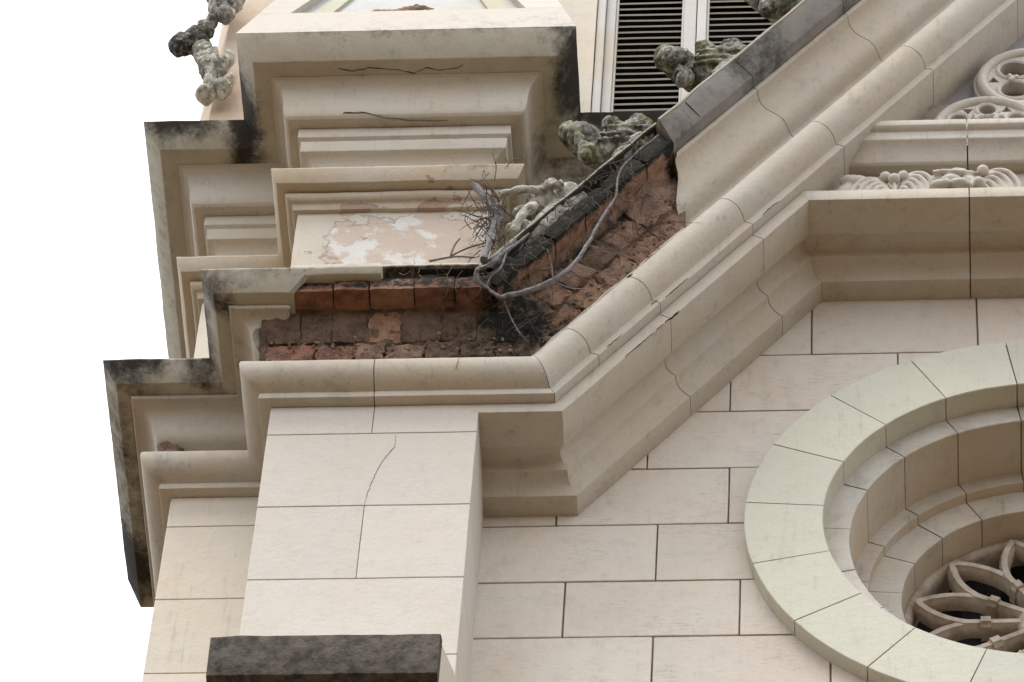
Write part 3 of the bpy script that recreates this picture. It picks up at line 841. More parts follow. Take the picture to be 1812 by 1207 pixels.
def roundel(cx, cz, r, foils=4, rot=45, fr_=0.33, fd=0.47):
    """pierced tracery plate: a moulded ring, foil openings with beads, small triangles towards the rim"""
    bm = disc(cx, cz, r-0.02, 0.105, 0.168, 64)
    mp = bpy.data.meshes.new('tracery_plate'); bm.to_mesh(mp); bm.free()
    plate = finish('tracery_plate', mp, M_CARVE, ty, 0, 30)
    cutb = bmesh.new()
    for k in range(foils):
        a = R(rot+360/foils*k)
        bmesh.ops.create_cone(cutb, cap_ends=True, segments=32, radius1=r*fr_*0.82, radius2=r*fr_*0.82, depth=0.3, matrix=Matrix.Translation((cx+math.cos(a)*r*fd, 0.1, cz+math.sin(a)*r*fd)) @ Matrix.Rotation(R(90), 4, 'X'))
        a2 = a+R(180/foils)
        bmesh.ops.create_cone(cutb, cap_ends=True, segments=3, radius1=r*0.12, radius2=r*0.12, depth=0.3, matrix=Matrix.Translation((cx+math.cos(a2)*r*0.70, 0.1, cz+math.sin(a2)*r*0.70)) @ Matrix.Rotation(R(90), 4, 'X') @ Matrix.Rotation(a2+R(180), 4, 'Z'))
    mc = bpy.data.meshes.new('c'); cutb.to_mesh(mc); cutb.free()
    co_ = bpy.data.objects.new('c', mc); COL.objects.link(co_)
    boolean_cut(plate, co_)
    bpy.data.objects.remove(co_)
    for p in plate.data.polygons: p.use_smooth = False
    ring_mesh('tracery_ring', cx, cz, r-0.022, 0.044, 0.082, 0.17, M_CARVE, plate, n=60)
    ring_mesh('outer_step', cx, cz, r+0.006, 0.016, 0.12, 0.17, M_CARVE, plate, n=60)
    for k in range(foils):
        a = R(rot+360/foils*k)
        ring_mesh('foil_bead', cx+math.cos(a)*r*fd, cz+math.sin(a)*r*fd, r*fr_*0.88, 0.020, 0.094, 0.15, M_CARVE, plate, n=36)
        a2 = a+R(180/foils)
        carve('cusp_flower', [(Vector((cx+math.cos(a2)*r*0.36+dx, 0.095, cz+math.sin(a2)*r*0.36+dz)), (0.013, 0.014, 0.013), (0, 0, 0)) for dx, dz in ((0, 0), (0.016, 0.006), (-0.012, 0.014), (-0.008, -0.015))], M_CARVE, plate, 0.005, 0.002, 50)
roundel(3.06, 2.50, 0.24, 4, 45)
roundel(2.86, 2.12, 0.235, 6, 90, 0.22, 0.60)
roundel(2.60, 2.06, 0.12, 3, 90)
roundel(3.28, 2.12, 0.235, 6, 90, 0.22, 0.60)

# ------------------------------------------------------------------ rose window
rw = thing('rose_window', 'round rose window with pale stone ring, stepped reveals and wheel tracery', 'window')
ANG = [97.5+19.33*k for k in range(9)]
rest = (97.5+360-ANG[-1])/10
ANG += [ANG[-1]+rest*k for k in range(1, 10)]
def arc_stone(name, r0, r1, y0, y1, t0, t1, mat, gap=0.005, jit=0.0, bev=0.003, parent=rw, mat_front=None):
    n = 9
    rm_ = (r0+r1)/2
    g0 = gap/2/rm_
    t0, t1 = R(t0)+g0, R(t1)-g0
    prof = [(r0+bev, y0), (r1-bev, y0), (r1, y0+bev), (r1, y1), (r0, y1), (r0, y0+bev)]
    # subdivide the front and the reveal
    vs, fs = [], []
    for i in range(n+1):
        th = t0+(t1-t0)*i/n
        for (r, y) in prof:
            vs.append((CX+math.cos(th)*r, y+jit, CZ+math.sin(th)*r))
    m = len(prof)
    for i in range(n):
        for j in range(m):
            a = i*m+j; b = i*m+(j+1) % m
            fs.append((a, b, b+m, a+m))
    fs.append(tuple(range(m))); fs.append(tuple(range(n*m, n*m+m)))
    me = bpy.data.meshes.new(name)
    me.from_pydata(vs, [], fs)
    o = finish(name, me, mat, parent, 0.0012, 38)
    if mat_front:
        o.data.materials.append(mat_front)
        for p in o.data.polygons:
            if p.normal.y < -0.7: p.material_index = 1
    return o
RINGS = [('voussoir', 0.897, 1.204, 0.377, 0.60, M_RING, None), ('reveal_stone', 0.796, 0.93, 0.487, 0.78, M_REVEAL, M_SOOT), ('inner_reveal_stone', 0.728, 0.83, 0.743, 0.84, M_REVEAL, M_SOOT), ('window_bed_stone', 0.596, 0.76, 0.790, 1.10, M_REVEAL, M_SOOT)]
for k in range(len(ANG)):
    a, b = ANG[k], (ANG[(k+1) % len(ANG)] if k+1 < len(ANG) else ANG[0]+360)
    for nm, r0, r1, y0, y1, mt, mf in RINGS:
        arc_stone(nm, r0, r1, y0, y1, a, b, mt, gap=0.0055, jit=random.uniform(-.0012, .0012), mat_front=mf)
def disc_ring(name, r0, r1, y0, y1, mat, parent):
    vs, fs = [], []
    n = 96
    for i in range(n):
        th = 2*math.pi*i/n
        for (r, y) in ((r0, y0), (r1, y0), (r1, y1), (r0, y1)):
            vs.append((CX+math.cos(th)*r, y, CZ+math.sin(th)*r))
    for i in range(n):
        for j in range(4):
            a = i*4+j; b = i*4+(j+1) % 4; q = ((i+1) % n)*4
            fs.append((a, b, q+(j+1) % 4, q+j))
    me = bpy.data.meshes.new(name)
    me.from_pydata(vs, [], fs)
    return finish(name, me, mat, parent, 0, 40)
disc_ring('joint_bed', 0.909, 1.19, 0.389, 0.59, M_JOINT, rw)
disc_ring('joint_bed', 0.808, 0.92, 0.499, 0.77, M_JOINT, rw)
disc_ring('joint_bed', 0.740, 0.82, 0.755, 0.83, M_JOINT, rw)
disc_ring('joint_bed', 0.608, 0.75, 0.802, 1.09, M_JOINT, rw)
# wheel tracery: hub, twelve spokes that split into pointed petals, clasp bands
def bar(name, pts, w, y0, y1, parent, mat=M_TRAC):
    """moulded stone bar following a path in the window plane"""
    P2 = [Vector(p) for p in pts]
    prof = [(-w*0.5, y1), (-w*0.5, y0+0.022), (-w*0.30, y0+0.010), (-w*0.28, y0), (w*0.28, y0), (w*0.30, y0+0.010), (w*0.5, y0+0.022), (w*0.5, y1)]
    vs, fs = [], []
    for i, p in enumerate(P2):
        t = (P2[min(i+1, len(P2)-1)]-P2[max(i-1, 0)]).normalized()
        nn = Vector((-t.y, t.x))
        for (o_, y) in prof:
            q = p+nn*o_
            vs.append((q.x, y, q.y))
    m = len(prof)
    for i in range(len(P2)-1):
        for j in range(m-1):
            fs.append((i*m+j, i*m+j+1, (i+1)*m+j+1, (i+1)*m+j))
    fs.append(tuple(range(m))); fs.append(tuple(range((len(P2)-1)*m, len(P2)*m)))
    me = bpy.data.meshes.new(name)
    me.from_pydata(vs, [], fs)
    return finish(name, me, mat, parent, 0.001, 40)
YT = 0.895
def pol(r, a): return (CX+math.cos(R(a))*r, CZ+math.sin(R(a))*r)
for k in range(12):
    a = 30*k
    sp = bar('spoke', [pol(0.12, a), pol(0.25, a), pol(0.36, a)], 0.042, YT, YT+0.07, rw)
    for s in (-1, 1):
        pts = []
        for q in range(11):
            t = q/10
            r = 0.33+0.225*t
            aa = a+s*15*(0.62*t**1.75+0.38*t)
            pts.append(pol(r, aa))
        bar('petal_arch', pts, 0.042, YT+0.002*(s+1)+0.001, YT+0.07, sp)
    # clasp band round the spoke
    c = pol(0.262, a)
    cl = bar('clasp_band', [pol(0.245, a), pol(0.285, a)], 0.056, YT-0.012, YT+0.08, sp)
arc = []
ring_mesh('outer_tracery_ring', CX, CZ, 0.585, 0.05, YT+0.03, YT+0.14, M_TRAC, rw, n=80)
ring_mesh('hub_ring', CX, CZ, 0.115, 0.05, YT-0.004, YT+0.12, M_TRAC, rw, n=40)
carve('hub_boss', [(Vector((CX, YT, CZ)), (0.06, 0.04, 0.06), (0, 0, 0))], M_TRAC, rw, 0.008, 0.002, 30)
bmg = bmesh.new()
bmesh.ops.create_cone(bmg, cap_ends=True, segments=64, radius1=0.62, radius2=0.62, depth=0.01, matrix=Matrix.Translation((CX, 1.04, CZ)) @ Matrix.Rotation(R(90), 4, 'X'))
mgl = bpy.data.meshes.new('pane'); bmg.to_mesh(mgl); bmg.free()
finish('pane', mgl, M_GLASS, rw, 0, 30)

# ------------------------------------------------------------------ upper pinnacle base
ub = thing('pinnacle_tower', 'cream pinnacle base with peeling plinth and heavy moulded cornice above the buttress', 'tower')
E4 = ((W, 0, 0), (1, -1, 0), HZ)
E5 = ((W, YP, 0), (1, -1, 0), HZ)
def ring_sts(xend=3.0): return [((XL, 1.40, 0), (-1, 0, 0), HZ), E1, E2, E3, E4, E5, ((xend, YP, 0), (0, -1, 0), HZ)]
pl_m = spots((0.80, -0.0, 0.9, 0.18, 0.1, 0.45, 0.35))
def pl_peel(p): return 0.25+0.62*math.exp(-(((p.x-0.46)/0.42)**4+((p.z-1.08)/0.36)**4)) - (0.8 if p.y > 0.03 else 0)
box('plinth', 0.0, W, 0.0, 1.2, 0.56, 1.405, M_PEEL, ub, 0.003, 0.05, 0.003, pl_m, pl_peel)
box('plinth_return', XL, 0.05, YP, 1.35, 0.56, 1.405, M_PEACH, ub, 0.003, 0.12, 0.0015)
box('plinth_return', 0.78, 1.25, YP+0.06, 1.35, 0.56, 1.405, M_PEACH, ub, 0.003, 0.12, 0.0015)
P_LOW = [(-0.15, 1.40), (0.020, 1.402), (0.022, 1.432), (0.026, 1.44), (0.040, 1.444), (0.050, 1.455), (0.053, 1.470), (0.050, 1.485), (0.040, 1.494), (-0.15, 1.494)]
def pm_peel(p): return 0.9*math.exp(-((p.x-0.35)/0.3)**2)*math.exp(-((p.z-1.42)/0.03)**2)+0.1
sweep('torus_moulding', P_LOW, ring_sts(1.6), M_PEELM, ub, peel=pm_peel, amp=0.0025, seg=0.03)
P_LEDGE = [(-0.15, 1.497), (0.091, 1.499), (0.116, 1.572), (0.112, 1.582), (-0.15, 1.61)]
def le_peel(p): return (0.60*math.exp(-((p.x-0.58)/0.2)**2)+0.0) if p.y < 0 else -0.5
sweep('ledge', P_LEDGE, ring_sts(1.6), M_PEELM, ub, peel=le_peel, amp=0.002, seg=0.03, mould=spots((0.75, -0.1, 1.56, 0.3, 0.15, 0.05, 0.25)))
P_NECK = [(-0.2, 1.60), (-0.035, 1.60), (-0.035, 1.78), (-0.030, 1.805), (-0.016, 1.828), (0.002, 1.842), (0.021, 1.849), (0.022, 1.857), (0.024, 1.922), (0.020, 1.926), (0.037, 1.934), (0.038, 1.938), (0.038, 2.001), (-0.2, 2.003)]
soffit_shade = spots((1.15, 0.35, 2.1, 0.28, 0.5, 0.5, 0.62), (2.0, 0.35, 2.1, 0.9, 0.3, 0.4, 0.6))  # shade under the right-hand cornice return, painted in as black-green stain
sweep('neck_fillets', P_NECK, ring_sts(2.0), M_MOULD, ub, amp=0.0016, mould=soffit_shade)
P_CYM = [(-0.2, 2.005), (0.055, 2.003), (0.082, 2.004), (0.094, 2.014), (0.101, 2.03), (0.104, 2.06), (0.106, 2.10), (0.110, 2.14), (0.117, 2.17), (0.130, 2.195), (0.150, 2.211), (0.165, 2.214), (-0.2, 2.219)]
cy_o = sweep('cyma_moulding', P_CYM, ring_sts(), M_MOULD, ub, amp=0.0018, rnd=0.002, mould=soffit_shade)
P_FAS = [(-0.2, 2.2155), (0.16, 2.216), (0.236, 2.222), (0.313, 2.335), (-0.2, 2.36)]
ufm = spots((-0.30, 0.15, 2.29, 0.10, 0.36, 0.12, 1.15), (-0.60, 0.12, 2.30, 0.20, 0.12, 0.08, 1.05), (-0.42, 0.12, 2.27, 0.25, 0.10, 0.05, 0.7), (1.12, -0.10, 2.28, 0.10, 0.30, 0.14, 1.1), (1.06, -0.29, 2.28, 0.09, 0.08, 0.10, 0.75), (1.7, 0.13, 2.3, 0.9, 0.1, 0.1, 1.2), (-0.29, -0.28, 2.25, 0.05, 0.05, 0.05, 0.4), (-0.72, 0.8, 2.28, 0.10, 1.0, 0.14, 0.26), (0.4, -0.30, 2.34, 1.0, 0.06, 0.02, 0.3))
fa_o = sweep('fascia', P_FAS, ring_sts(), M_FASC, ub, amp=0.0026, mould=ufm, seg=0.03)
ribbon('crack', [(0.121, -0.2, 2.219), (0.19, -0.185, 2.219), (0.261, -0.20, 2.219), (0.37, -0.187, 2.219), (0.448, -0.17, 2.219), (0.501, -0.195, 2.219), (0.55, -0.18, 2.219), (0.633, -0.19, 2.219), (0.656, -0.205, 2.219)], 0.005, (0, 0, -1), fa_o, 0.003)
ribbon('crack', [(0.118, -0.065, 2.003), (0.156, -0.100, 2.028), (0.244, -0.099, 2.025), (0.331, -0.083, 2.003), (0.428, -0.066, 2.003), (0.595, -0.060, 2.003)], 0.0018, (0, -0.5, -0.85), cy_o, 0.006)
# steep weathering over the cornice with a recessed gablet panel
TZ = 3.45
def slope_y(z, off=0.0): return -0.312+(z-2.335)*0.2585+off
def frustum(name, x0, x1, y0, y1, z0, z1, k, mat, mould=None, inset=0.0, sub=0.08):
    bm = bmesh.new()
    a = [(x0, y0, z0), (x1, y0, z0), (x1, y1, z0), (x0, y1, z0)]
    i = (z1-z0)*k
    b = [(x0+i, y0+i, z1), (x1-i, y0+i, z1), (x1-i, y1, z1), (x0+i, y1, z1)]
    v = [bm.verts.new(p) for p in a+b]
    for f in ((0, 1, 2, 3), (4, 5, 6, 7), (0, 1, 5, 4), (1, 2, 6, 5), (2, 3, 7, 6), (3, 0, 4, 7)):
        bm.faces.new([v[q] for q in f])
    for kk in range(1, int((z1-z0)/sub)):
        bmesh.ops.bisect_plane(bm, geom=bm.verts[:]+bm.edges[:]+bm.faces[:], plane_co=(0, 0, z0+kk*sub), plane_no=(0, 0, 1))
    for kk in range(1, int((x1-x0)/sub)):
        bmesh.ops.bisect_plane(bm, geom=bm.verts[:]+bm.edges[:]+bm.faces[:], plane_co=(x0+kk*sub, 0, 0), plane_no=(1, 0, 0))
    me = bpy.data.meshes.new(name)
    bm.to_mesh(me); bm.free()
    return finish(name, me, mat, ub, 0.002, 38, mould)
wm = spots((-0.27, -0.28, 2.42, 0.06, 0.06, 0.14, 0.65), (1.10, -0.27, 2.44, 0.08, 0.08, 0.16, 0.7))
frustum('weathering_core', -0.28, W+0.28, -0.272, YP, 2.34, 4.7, 0.2585, M_BLUE)
def slope_plate(name, poly, th, mat, mould=None, off=0.0):
    """flat plate lying on the front slope; poly in (x, z)"""
    bm = bmesh.new()
    f = [bm.verts.new((x, slope_y(z, off), z)) for x, z in poly]
    b = [bm.verts.new((x, slope_y(z, off)+th, z+0.0)) for x, z in poly]
    n = len(poly)
    bm.faces.new(f); bm.faces.new(b[::-1])
    for i in range(n): bm.faces.new((f[i], f[(i+1) % n], b[(i+1) % n], b[i]))
    me = bpy.data.meshes.new(name)
    bm.to_mesh(me); bm.free()
    return finish(name, me, mat, ub, 0.0, 0, mould)
def xl_(z): return -0.312+(z-2.335)*0.2585
def xr_(z): return W+0.312-(z-2.335)*0.2585
slope_plate('panel_sill', [(xl_(2.336), 2.336), (xr_(2.336), 2.336), (xr_(2.61), 2.61), (xl_(2.61), 2.61)], 0.05, M_PIER, wm)
slope_plate('panel_jamb', [(xl_(2.611), 2.611), (-0.105, 2.611), (0.21, TZ), (xl_(TZ), TZ)], 0.05, M_PIER)
slope_plate('panel_jamb', [(0.905, 2.611), (xr_(2.611), 2.611), (xr_(TZ), TZ), (0.60, TZ)], 0.05, M_PIER)
slope_plate('panel_head', [(xl_(TZ+.001), TZ+.001), (xr_(TZ+.001), TZ+.001), (xr_(4.72), 4.72), (xl_(4.72), 4.72)], 0.05, M_PIER)
slope_plate('panel_rib', [(-0.03, 2.611), (0.05, 2.611), (0.30, TZ), (0.25, TZ)], 0.04, M_GREEN, off=0.024)
slope_plate('panel_rib', [(0.76, 2.611), (0.85, 2.611), (0.57, TZ), (0.51, TZ)], 0.04, M_GREEN, off=0.024)
carve('panel_damage', [(Vector((0.32, slope_y(2.66, 0.055), 2.66)), (0.13, 0.03, 0.06), (0, 0.1, 0)), (Vector((0.42, slope_y(2.72, 0.055), 2.72)), (0.10, 0.03, 0.05), (0, 0, 0))], M_RUBBLE, ub, 0.008, 0.010, 30)
# round hood standing behind the weathering
bmh = bmesh.new()
bmesh.ops.create_cone(bmh, cap_ends=True, segments=72, radius1=0.615, radius2=0.60, depth=0.5, matrix=Matrix.Translation((0.405, 0.22, 2.90)) @ Matrix.Rotation(R(90), 4, 'X'))
mh = bpy.data.meshes.new('round_hood'); bmh.to_mesh(mh); bmh.free()
finish('round_hood', mh, M_PEACH, ub, 0, 38)

# ------------------------------------------------------------------ left pinnacle shaft with crockets
ps = thing('pinnacle_shaft', 'peach pinnacle shaft rising behind the corner cornice at the left edge', 'pinnacle')
vs, fs = [], []
lv_ = [(2.36, 0.10), (2.62, 0.0), (3.6, -0.03), (8.0, -0.10)]
for z, e in lv_:
    for (x, y) in ((-0.515-e*0.6, 0.345-e), (0.15, 0.345-e), (0.15, 1.2), (-0.60-e, 1.2), (-0.60-e, 0.50-e)):
        vs.append((x, y, z))
for i in range(len(lv_)-1):
    for j in range(5):
        fs.append((i*5+j, i*5+(j+1) % 5, i*5+5+(j+1) % 5, i*5+5+j))
fs.append((0, 1, 2, 3, 4)); fs.append((15, 16, 17, 18, 19))
me = bpy.data.meshes.new('shaft'); me.from_pydata(vs, [], fs)
finish('shaft', me, M_SHAFT, ps, 0.0, 0)
box('shaft_back', 0.14, 0.9, 0.62, 1.3, 2.3, 8.0, M_PEACH, ps, 0.003)

def spotm(v): return lambda p: v+0.5*noise.noise(p*9)
def lc_(pts, r, e=(0, 0, 0)): return (Vector(pts), r, e)
ck = carve('crocket', [lc_((-0.675, 0.29, 3.245), (0.062, 0.05, 0.075), (0, 0.3, 0)), lc_((-0.625, 0.29, 3.30), (0.05, 0.05, 0.06)), lc_((-0.585, 0.30, 3.38), (0.04, 0.05, 0.06)), lc_((-0.60, 0.30, 3.25), (0.05, 0.05, 0.07)),
    lc_((-0.555, 0.28, 3.42), (0.025, 0.04, 0.04))], M_LICHEN, None, 0.0065, 0.007, 22, mould=spotm(0.45), ridges=0.002)
tag(ck, 'black stained bud shaped crocket sticking out furthest left against the sky', 'crocket', 'crockets')
ck = carve('crocket', [lc_((-0.565, 0.29, 3.15), (0.055, 0.05, 0.11), (0, -0.25, 0)), lc_((-0.545, 0.27, 3.02), (0.04, 0.05, 0.12), (0, -0.2, 0)), lc_((-0.47, 0.28, 3.06), (0.035, 0.04, 0.10), (0, 0.2, 0)), lc_((-0.515, 0.27, 2.92), (0.035, 0.05, 0.10)), lc_((-0.465, 0.27, 2.83), (0.05, 0.05, 0.05)), lc_((-0.535, 0.28, 2.80), (0.045, 0.05, 0.04), (0, 0.6, 0)), lc_((-0.44, 0.28, 2.88), (0.025, 0.04, 0.09), (0, 0.2, 0)),
    ('t', [Vector((-0.52, 0.24, 3.12)), Vector((-0.505, 0.225, 2.98)), Vector((-0.50, 0.235, 2.83))], [0.018, 0.02, 0.014])], M_LICHENW, None, 0.0065, 0.006, 22, mould=spotm(0.10), ridges=0.002)
tag(ck, 'drooping grey leaf crocket hanging on the peach shaft below the black bud', 'crocket', 'crockets')
ck = carve('crocket', [lc_((-0.52, 0.28, 3.56), (0.06, 0.05, 0.12), (0, 0.2, 0)), lc_((-0.50, 0.27, 3.46), (0.045, 0.045, 0.06)), lc_((-0.54, 0.28, 3.66), (0.07, 0.05, 0.09)), lc_((-0.465, 0.28, 3.62), (0.04, 0.05, 0.12))], M_LICHENW, None, 0.0065, 0.006, 22, mould=spotm(0.22), ridges=0.002)
tag(ck, 'grey leaf crocket cut by the top edge above the black bud', 'crocket', 'crockets')

# ------------------------------------------------------------------ crockets on the gable slope
def sp_(s, n, y): return Vector((s*ca-n*sa, y, s*sa+n*ca))
def crocket(s0, label, mat, mould, scale=1.0, extra=()):
    def q(ds, n, y=-0.2): return sp_(s0+ds*scale, -0.40+(n+0.40)*scale, y)
    bl = []
    # drooping hooded tip with a scalloped rim
    bl += [(q(0.0, -0.12, -0.20), (0.080, 0.075, 0.070), (0, R(30), 0)), (q(-0.01, -0.075, -0.215), (0.060, 0.060, 0.052), (0, 0, 0))]
    for k in range(6):
        t = k/5
        bl.append((q(-0.085+0.10*t, -0.165+0.125*math.sin(t*math.pi*0.62), -0.255+0.03*t), (0.026+0.006*(k % 2), 0.034, 0.028), (0, R(20*k), 0)))
    bl.append(('t', [q(-0.115, -0.20, -0.25), q(-0.085, -0.155, -0.275), q(-0.05, -0.095, -0.28), q(0.0, -0.055, -0.27)], [0.012, 0.017, 0.018, 0.012]))
    # lower side lobe
    bl += [(q(-0.13, -0.235, -0.24), (0.046, 0.05, 0.042), (0, R(35), 0)), (q(-0.165, -0.25, -0.255), (0.024, 0.03, 0.026), (0, 0, 0)), (q(-0.12, -0.205, -0.265), (0.022, 0.025, 0.020), (0, 0, 0))]
    # blade rising to two buds on the back edge
    for (u0, n0) in ((0.155, -0.135), (0.228, -0.222)):
        bl.append((q(u0, n0, -0.20), (0.030, 0.034, 0.032), (0, 0, 0)))
        bl.append(('t', [q(u0-0.10, -0.33, -0.22), q(u0-0.045, n0-0.10, -0.235), q(u0-0.005, n0-0.02, -0.225)], [0.020, 0.024, 0.026]))
    bl += [(q(0.07, -0.25, -0.19), (0.13, 0.075, 0.085), (0, R(-40), 0)), (q(0.14, -0.265, -0.19), (0.085, 0.07, 0.065), (0, R(-50), 0)), (q(-0.03, -0.24, -0.19), (0.085, 0.07, 0.07), (0, R(-20), 0)), (q(0.03, -0.345, -0.18), (0.17, 0.085, 0.055), (0, R(-57), 0))]
    # raised veins running from the foot into the tip
    for k in range(3):
        f = k/3
        bl.append(('t', [q(0.20-0.10*k*0.5, -0.37, -0.235), q(0.11-0.05*k, -0.28-0.005*k, -0.262), q(0.03-0.045*k, -0.19-0.022*k, -0.268)], [0.006, 0.009, 0.007]))
    bl = [(b[0], b[1], [r*scale for r in b[2]]) if b[0] == 't' else (b[0], tuple(r*scale for r in b[1]), b[2]) for b in bl]
    o = carve('crocket', bl, mat, None, 0.0052, 0.0065, 30, mould=mould)
    return tag(o, label, 'crocket', 'crockets')
crocket(2.00, 'mossy curled leaf crocket beside the broken end of the gable coping', M_LICHEN, spotm(0.10))
crocket(2.695, 'grey lichened leaf crocket in front of the left shutter', M_LICHEN, spotm(0.14))
crocket(3.34, 'mossy leaf crocket at the top edge in front of the right shutter', M_LICHEN, spotm(0.15))
def q0(s, n, y=-0.2): return sp_(s, n, y)
o = carve('crocket', [(q0(1.53, -0.19), (0.035, 0.04, 0.05), (0, 0, 0)), (q0(1.635, -0.215), (0.035, 0.04, 0.045), (0, 0, 0)), (q0(1.52, -0.26), (0.08, 0.05, 0.045), (0, R(-40), 0)), (q0(1.62, -0.29), (0.07, 0.05, 0.04), (0, R(-40), 0)), (q0(1.40, -0.24), (0.05, 0.05, 0.03), (0, 0, 0)), (q0(1.30, -0.28), (0.07, 0.05, 0.04), (0, R(-40), 0)), (q0(1.45, -0.36), (0.22, 0.06, 0.06), (0, R(-57), 0)),
    ('t', [q0(1.44, -0.10, -0.24), q0(1.48, -0.17, -0.26), q0(1.52, -0.25, -0.27), q0(1.60, -0.30, -0.27)], [0.014, 0.018, 0.02, 0.018]), ('t', [q0(1.22, -0.32, -0.25), q0(1.32, -0.30, -0.28), q0(1.40, -0.31, -0.28)], [0.02, 0.022, 0.018])], M_LICHENW, None, 0.007, 0.006, 36, mould=spotm(-0.05))
tag(o, 'broken whitish crocket behind the dead roots on the gable corner', 'crocket', 'crockets')

# ------------------------------------------------------------------ dead roots
rt_ = thing('dead_root', 'thick grey dead root looping out of the broken brickwork', 'root')
main = [(1.502, -0.3, 1.487), (1.402, -0.3, 1.332), (1.348, -0.29, 1.2), (1.344, -0.28, 1.084), (1.309, -0.28, 0.96), (1.268, -0.28, 0.816), (1.248, -0.28, 0.735), (1.197, -0.28, 0.594), (1.124, -0.285, 0.46), (1.026, -0.285, 0.383), (0.938, -0.285, 0.346), (0.905, -0.285, 0.339), (0.859, -0.29, 0.386), (0.82, -0.3, 0.421), (0.805, -0.315, 0.454), (0.818, -0.33, 0.476), (0.857, -0.34, 0.488), (0.909, -0.34, 0.559), (0.962, -0.34, 0.631), (1.004, -0.335, 0.711)]
tube('main_root', main, [0.003, 0.0035, 0.004, 0.005, 0.006, 0.0065, 0.0075, 0.0085, 0.0105, 0.011, 0.0095, 0.007, 0.005, 0.0065, 0.0085, 0.0095, 0.009, 0.0075, 0.006, 0.004], M_ROOT, rt_, 9, 6, 0.6, 0.006)
for pts, r in (([(0.916, -0.28, 0.347), (0.942, -0.2, 0.325), (0.982, -0.17, 0.249), (1.017, -0.14, 0.228)], 0.004), ([(0.922, -0.34, 0.567), (0.902, -0.33, 0.474), (0.864, -0.31, 0.444), (0.843, -0.29, 0.387)], 0.005), ([(1.074, -0.26, 0.715), (1.09, -0.22, 0.673), (1.099, -0.2, 0.601)], 0.004), ([(1.237, -0.27, 0.724), (1.31, -0.18, 0.799), (1.365, -0.15, 0.83)], 0.003), ([(1.112, -0.28, 0.45), (1.174, -0.2, 0.517), (1.239, -0.17, 0.552)], 0.003), ([(1.34, -0.28, 1.08), (1.37, -0.2, 1.15), (1.42, -0.16, 1.2)], 0.003)):
    tube('side_root', pts, [r, r*0.9, r*0.7, r*0.5][:len(pts)], M_ROOT, rt_, 6, 4, 0.3, 0.001)
st_ = thing('dead_stump', 'grey splintered plant stump with dry twigs on the plinth corner', 'stump')
tube('stem', [(0.745, -0.22, 1.267), (0.793, -0.22, 1.181), (0.831, -0.22, 1.108), (0.85, -0.22, 0.99), (0.842, -0.25, 0.82), (0.833, -0.28, 0.673), (0.829, -0.3, 0.582)], [0.012, 0.016, 0.022, 0.020, 0.014, 0.013, 0.018], M_ROOT, st_, 9, 5, 0.5, 0.004)
tube('stem', [(0.831, -0.22, 1.108), (0.866, -0.2, 1.083), (0.862, -0.22, 0.948), (0.853, -0.26, 0.784)], [0.018, 0.018, 0.013, 0.008], M_ROOT, st_, 8, 5, 0.5, 0.004)
tube('stem', [(0.85, -0.24, 0.62), (0.90, -0.28, 0.66), (0.95, -0.30, 0.72)], [0.022, 0.018, 0.010], M_ROOT, st_, 8, 5, 0.5, 0.004)
rng = random.Random(3)
vs_all, fs_all = [], []
def add_t(pts, r, sides=4):
    vs, fs = tube_verts(pts, r, sides, 3)
    k = len(vs_all)
    vs_all.extend(vs); fs_all.extend([tuple(i+k for i in f) for f in fs])
for i in range(130):
    c = Vector((rng.gauss(0.835, 0.035), rng.uniform(-0.27, -0.18), rng.gauss(1.0, 0.14)))
    dr = Vector((rng.gauss(-0.15, 0.6), rng.gauss(-0.1, 0.5), rng.gauss(-0.1, 0.8))).normalized()
    L = rng.uniform(0.04, 0.13)
    b = c+dr*L*0.5+Vector((rng.gauss(0, .01), rng.gauss(0, .01), rng.gauss(0, .012)))
    add_t([c, b, c+dr*L+Vector((0, 0, rng.uniform(-.03, .01)))], [0.0024, 0.0018, 0.0009])
for pts in ([(0.679, -0.2, 0.758), (0.685, -0.15, 0.915), (0.701, -0.12, 1.014)], [(0.687, -0.2, 0.77), (0.746, -0.15, 0.901), (0.813, -0.15, 0.931)], [(0.60, -0.22, 0.70), (0.70, -0.22, 0.73), (0.78, -0.22, 0.72)]):
    add_t([Vector(p) for p in pts], [0.005, 0.004, 0.003])
me = bpy.data.meshes.new('dry_twigs'); me.from_pydata(vs_all, [], fs_all)
tw = finish('dry_twigs', me, M_TWIG, st_, 0, 60)
tw['kind'] = 'stuff'
vs_all, fs_all = [], []
for i in range(260):
    u = rng.uniform(-0.35, 1.08)
    h = rng.choice((rng.uniform(0.44, 0.56), rng.uniform(0.2, 0.5)))
    d = 0.268 if h > 0.46 else 0.13+0.3*(h-0.3)
    if u < -0.2 and rng.random() < .5: continue
    u = min(u, s_to_u(brk(h), h)-0.04)
    p = rk(u, d, h)
    pts = [p]
    dr = Vector((rng.gauss(0, 0.5), rng.gauss(-0.05, 0.25), rng.gauss(-0.5, 0.6))).normalized()
    for k in range(4):
        dr = (dr+Vector((rng.gauss(0, .4), rng.gauss(0, .25), rng.gauss(0, .4)))).normalized()
        p = p+dr*rng.uniform(0.012, 0.045)
        pts.append(p)
    r = rng.uniform(0.0008, 0.0022)
    add_t(pts, [r, r, r*.9, r*.7, r*.4], 4)
me = bpy.data.meshes.new('fine_rootlets'); me.from_pydata(vs_all, [], fs_all)
fr_ = finish('fine_rootlets', me, M_TWIG, None, 0, 60)
tag(fr_, 'hair thin dry rootlets over the broken brickwork', 'rootlets', kind='stuff')

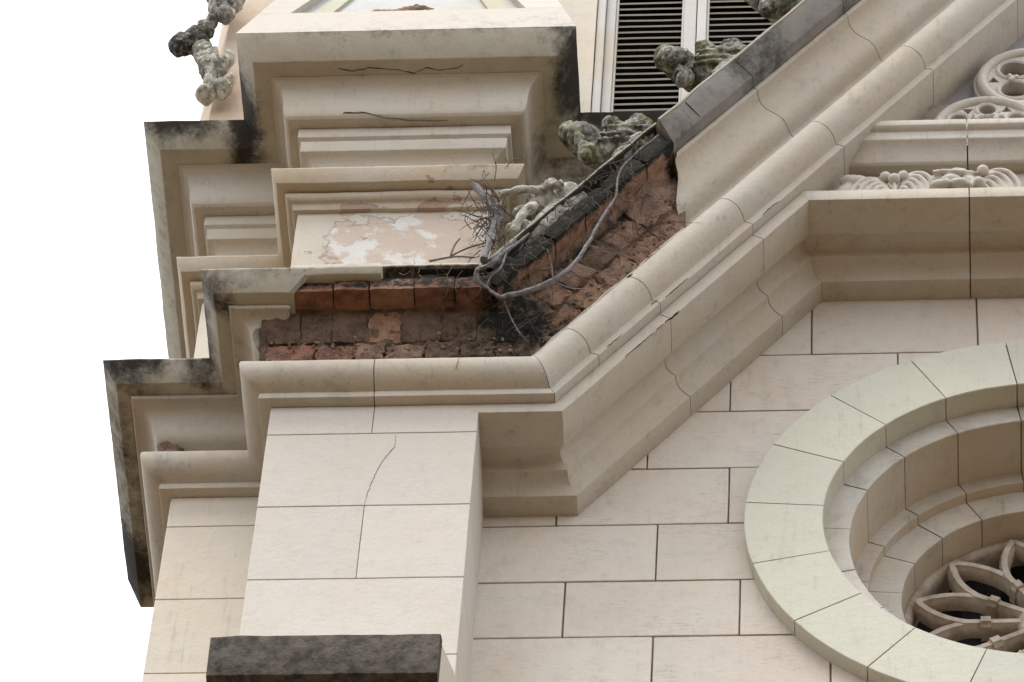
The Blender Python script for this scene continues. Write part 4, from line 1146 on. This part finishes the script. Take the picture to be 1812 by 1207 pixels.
# ------------------------------------------------------------------ rear wall with louvred shutters
YS = 0.62
bw = thing('rear_wall', 'peach rear wall with a white window surround behind the gable', 'wall')
box('wall_face', 0.60, 1.128, YS-0.05, 1.4, 2.2, 9.0, M_PEACH, bw, 0.003, 0.2, 0.002)
box('wall_face', 2.10, 5.2, YS-0.05, 1.4, 2.2, 9.0, M_PEACH, bw, 0.003, 0.2, 0.002)
box('window_surround', 1.131, 1.168, YS-0.035, 1.2, 2.3, 5.1, M_SHUT, bw, 0.004, 0.2, 0.001)
box('wall_face', 1.129, 2.099, YS-0.045, 1.4, 5.12, 9.0, M_PEACH, bw, 0.003, 0.3, 0.002)
box('window_surround', 2.06, 2.097, YS-0.035, 1.2, 2.3, 5.1, M_SHUT, bw, 0.004, 0.2, 0.001)
box('room_back', 1.0, 2.3, 1.25, 1.3, 2.2, 5.2, M_DARK, bw, 0)
box('room_ceiling', 1.0, 2.3, YS+0.09, 1.25, 5.0, 5.1, M_DARK, bw, 0)
def shutter(x0, x1, label):
    t = thing('louvred_shutter', label, 'shutter', group='louvred shutters')
    box('stile', x0, x0+0.042, YS-0.01, YS+0.04, 2.4, 4.9, M_SHUT, t, 0.004, 0.3, 0.001)
    box('stile', x1-0.055, x1, YS-0.01, YS+0.04, 2.4, 4.9, M_SHUT, t, 0.004, 0.3, 0.001)
    box('stile_bead', x0+0.043, x0+0.053, YS+0.004, YS+0.035, 2.4, 4.9, M_SHUT, t, 0.002)
    box('stile_bead', x1-0.066, x1-0.056, YS+0.004, YS+0.035, 2.4, 4.9, M_SHUT, t, 0.002)
    box('top_rail', x0+0.043, x1-0.056, YS-0.008, YS+0.038, 4.66, 4.9, M_SHUT, t, 0.004)
    a = R(58.5)
    y0, w, th = YS+0.006, 0.055, 0.0075
    ux, uz = math.cos(a), math.sin(a)
    xa, xb = x0+0.046, x1-0.06
    z = 2.70
    first = None
    while z < 4.6:
        n = 6
        vs = []
        for k in range(n+1):
            x = xa+(xb-xa)*k/n
            for (s, h) in ((0, 0), (w, 0), (w, th), (0, th)):
                vs.append((x, y0+s*ux-h*uz+th*uz, z+s*uz+h*ux+0.003*noise.noise(Vector((x*5, z*7, 0)))))
        fs = [(k*4+j, k*4+(j+1) % 4, k*4+4+(j+1) % 4, k*4+4+j) for k in range(n) for j in range(4)]+[(0, 1, 2, 3), (n*4, n*4+1, n*4+2, n*4+3)]
        me = bpy.data.meshes.new('slat'); me.from_pydata(vs, [], fs)
        finish('slat', me, M_SHUT, t, 0, 0)
        z += 0.0507
    return t
shutter(1.17, 1.578, 'left louvred white shutter beside the peach wall')
shutter(1.582, 2.058, 'right louvred white shutter partly hidden by the gable slope')
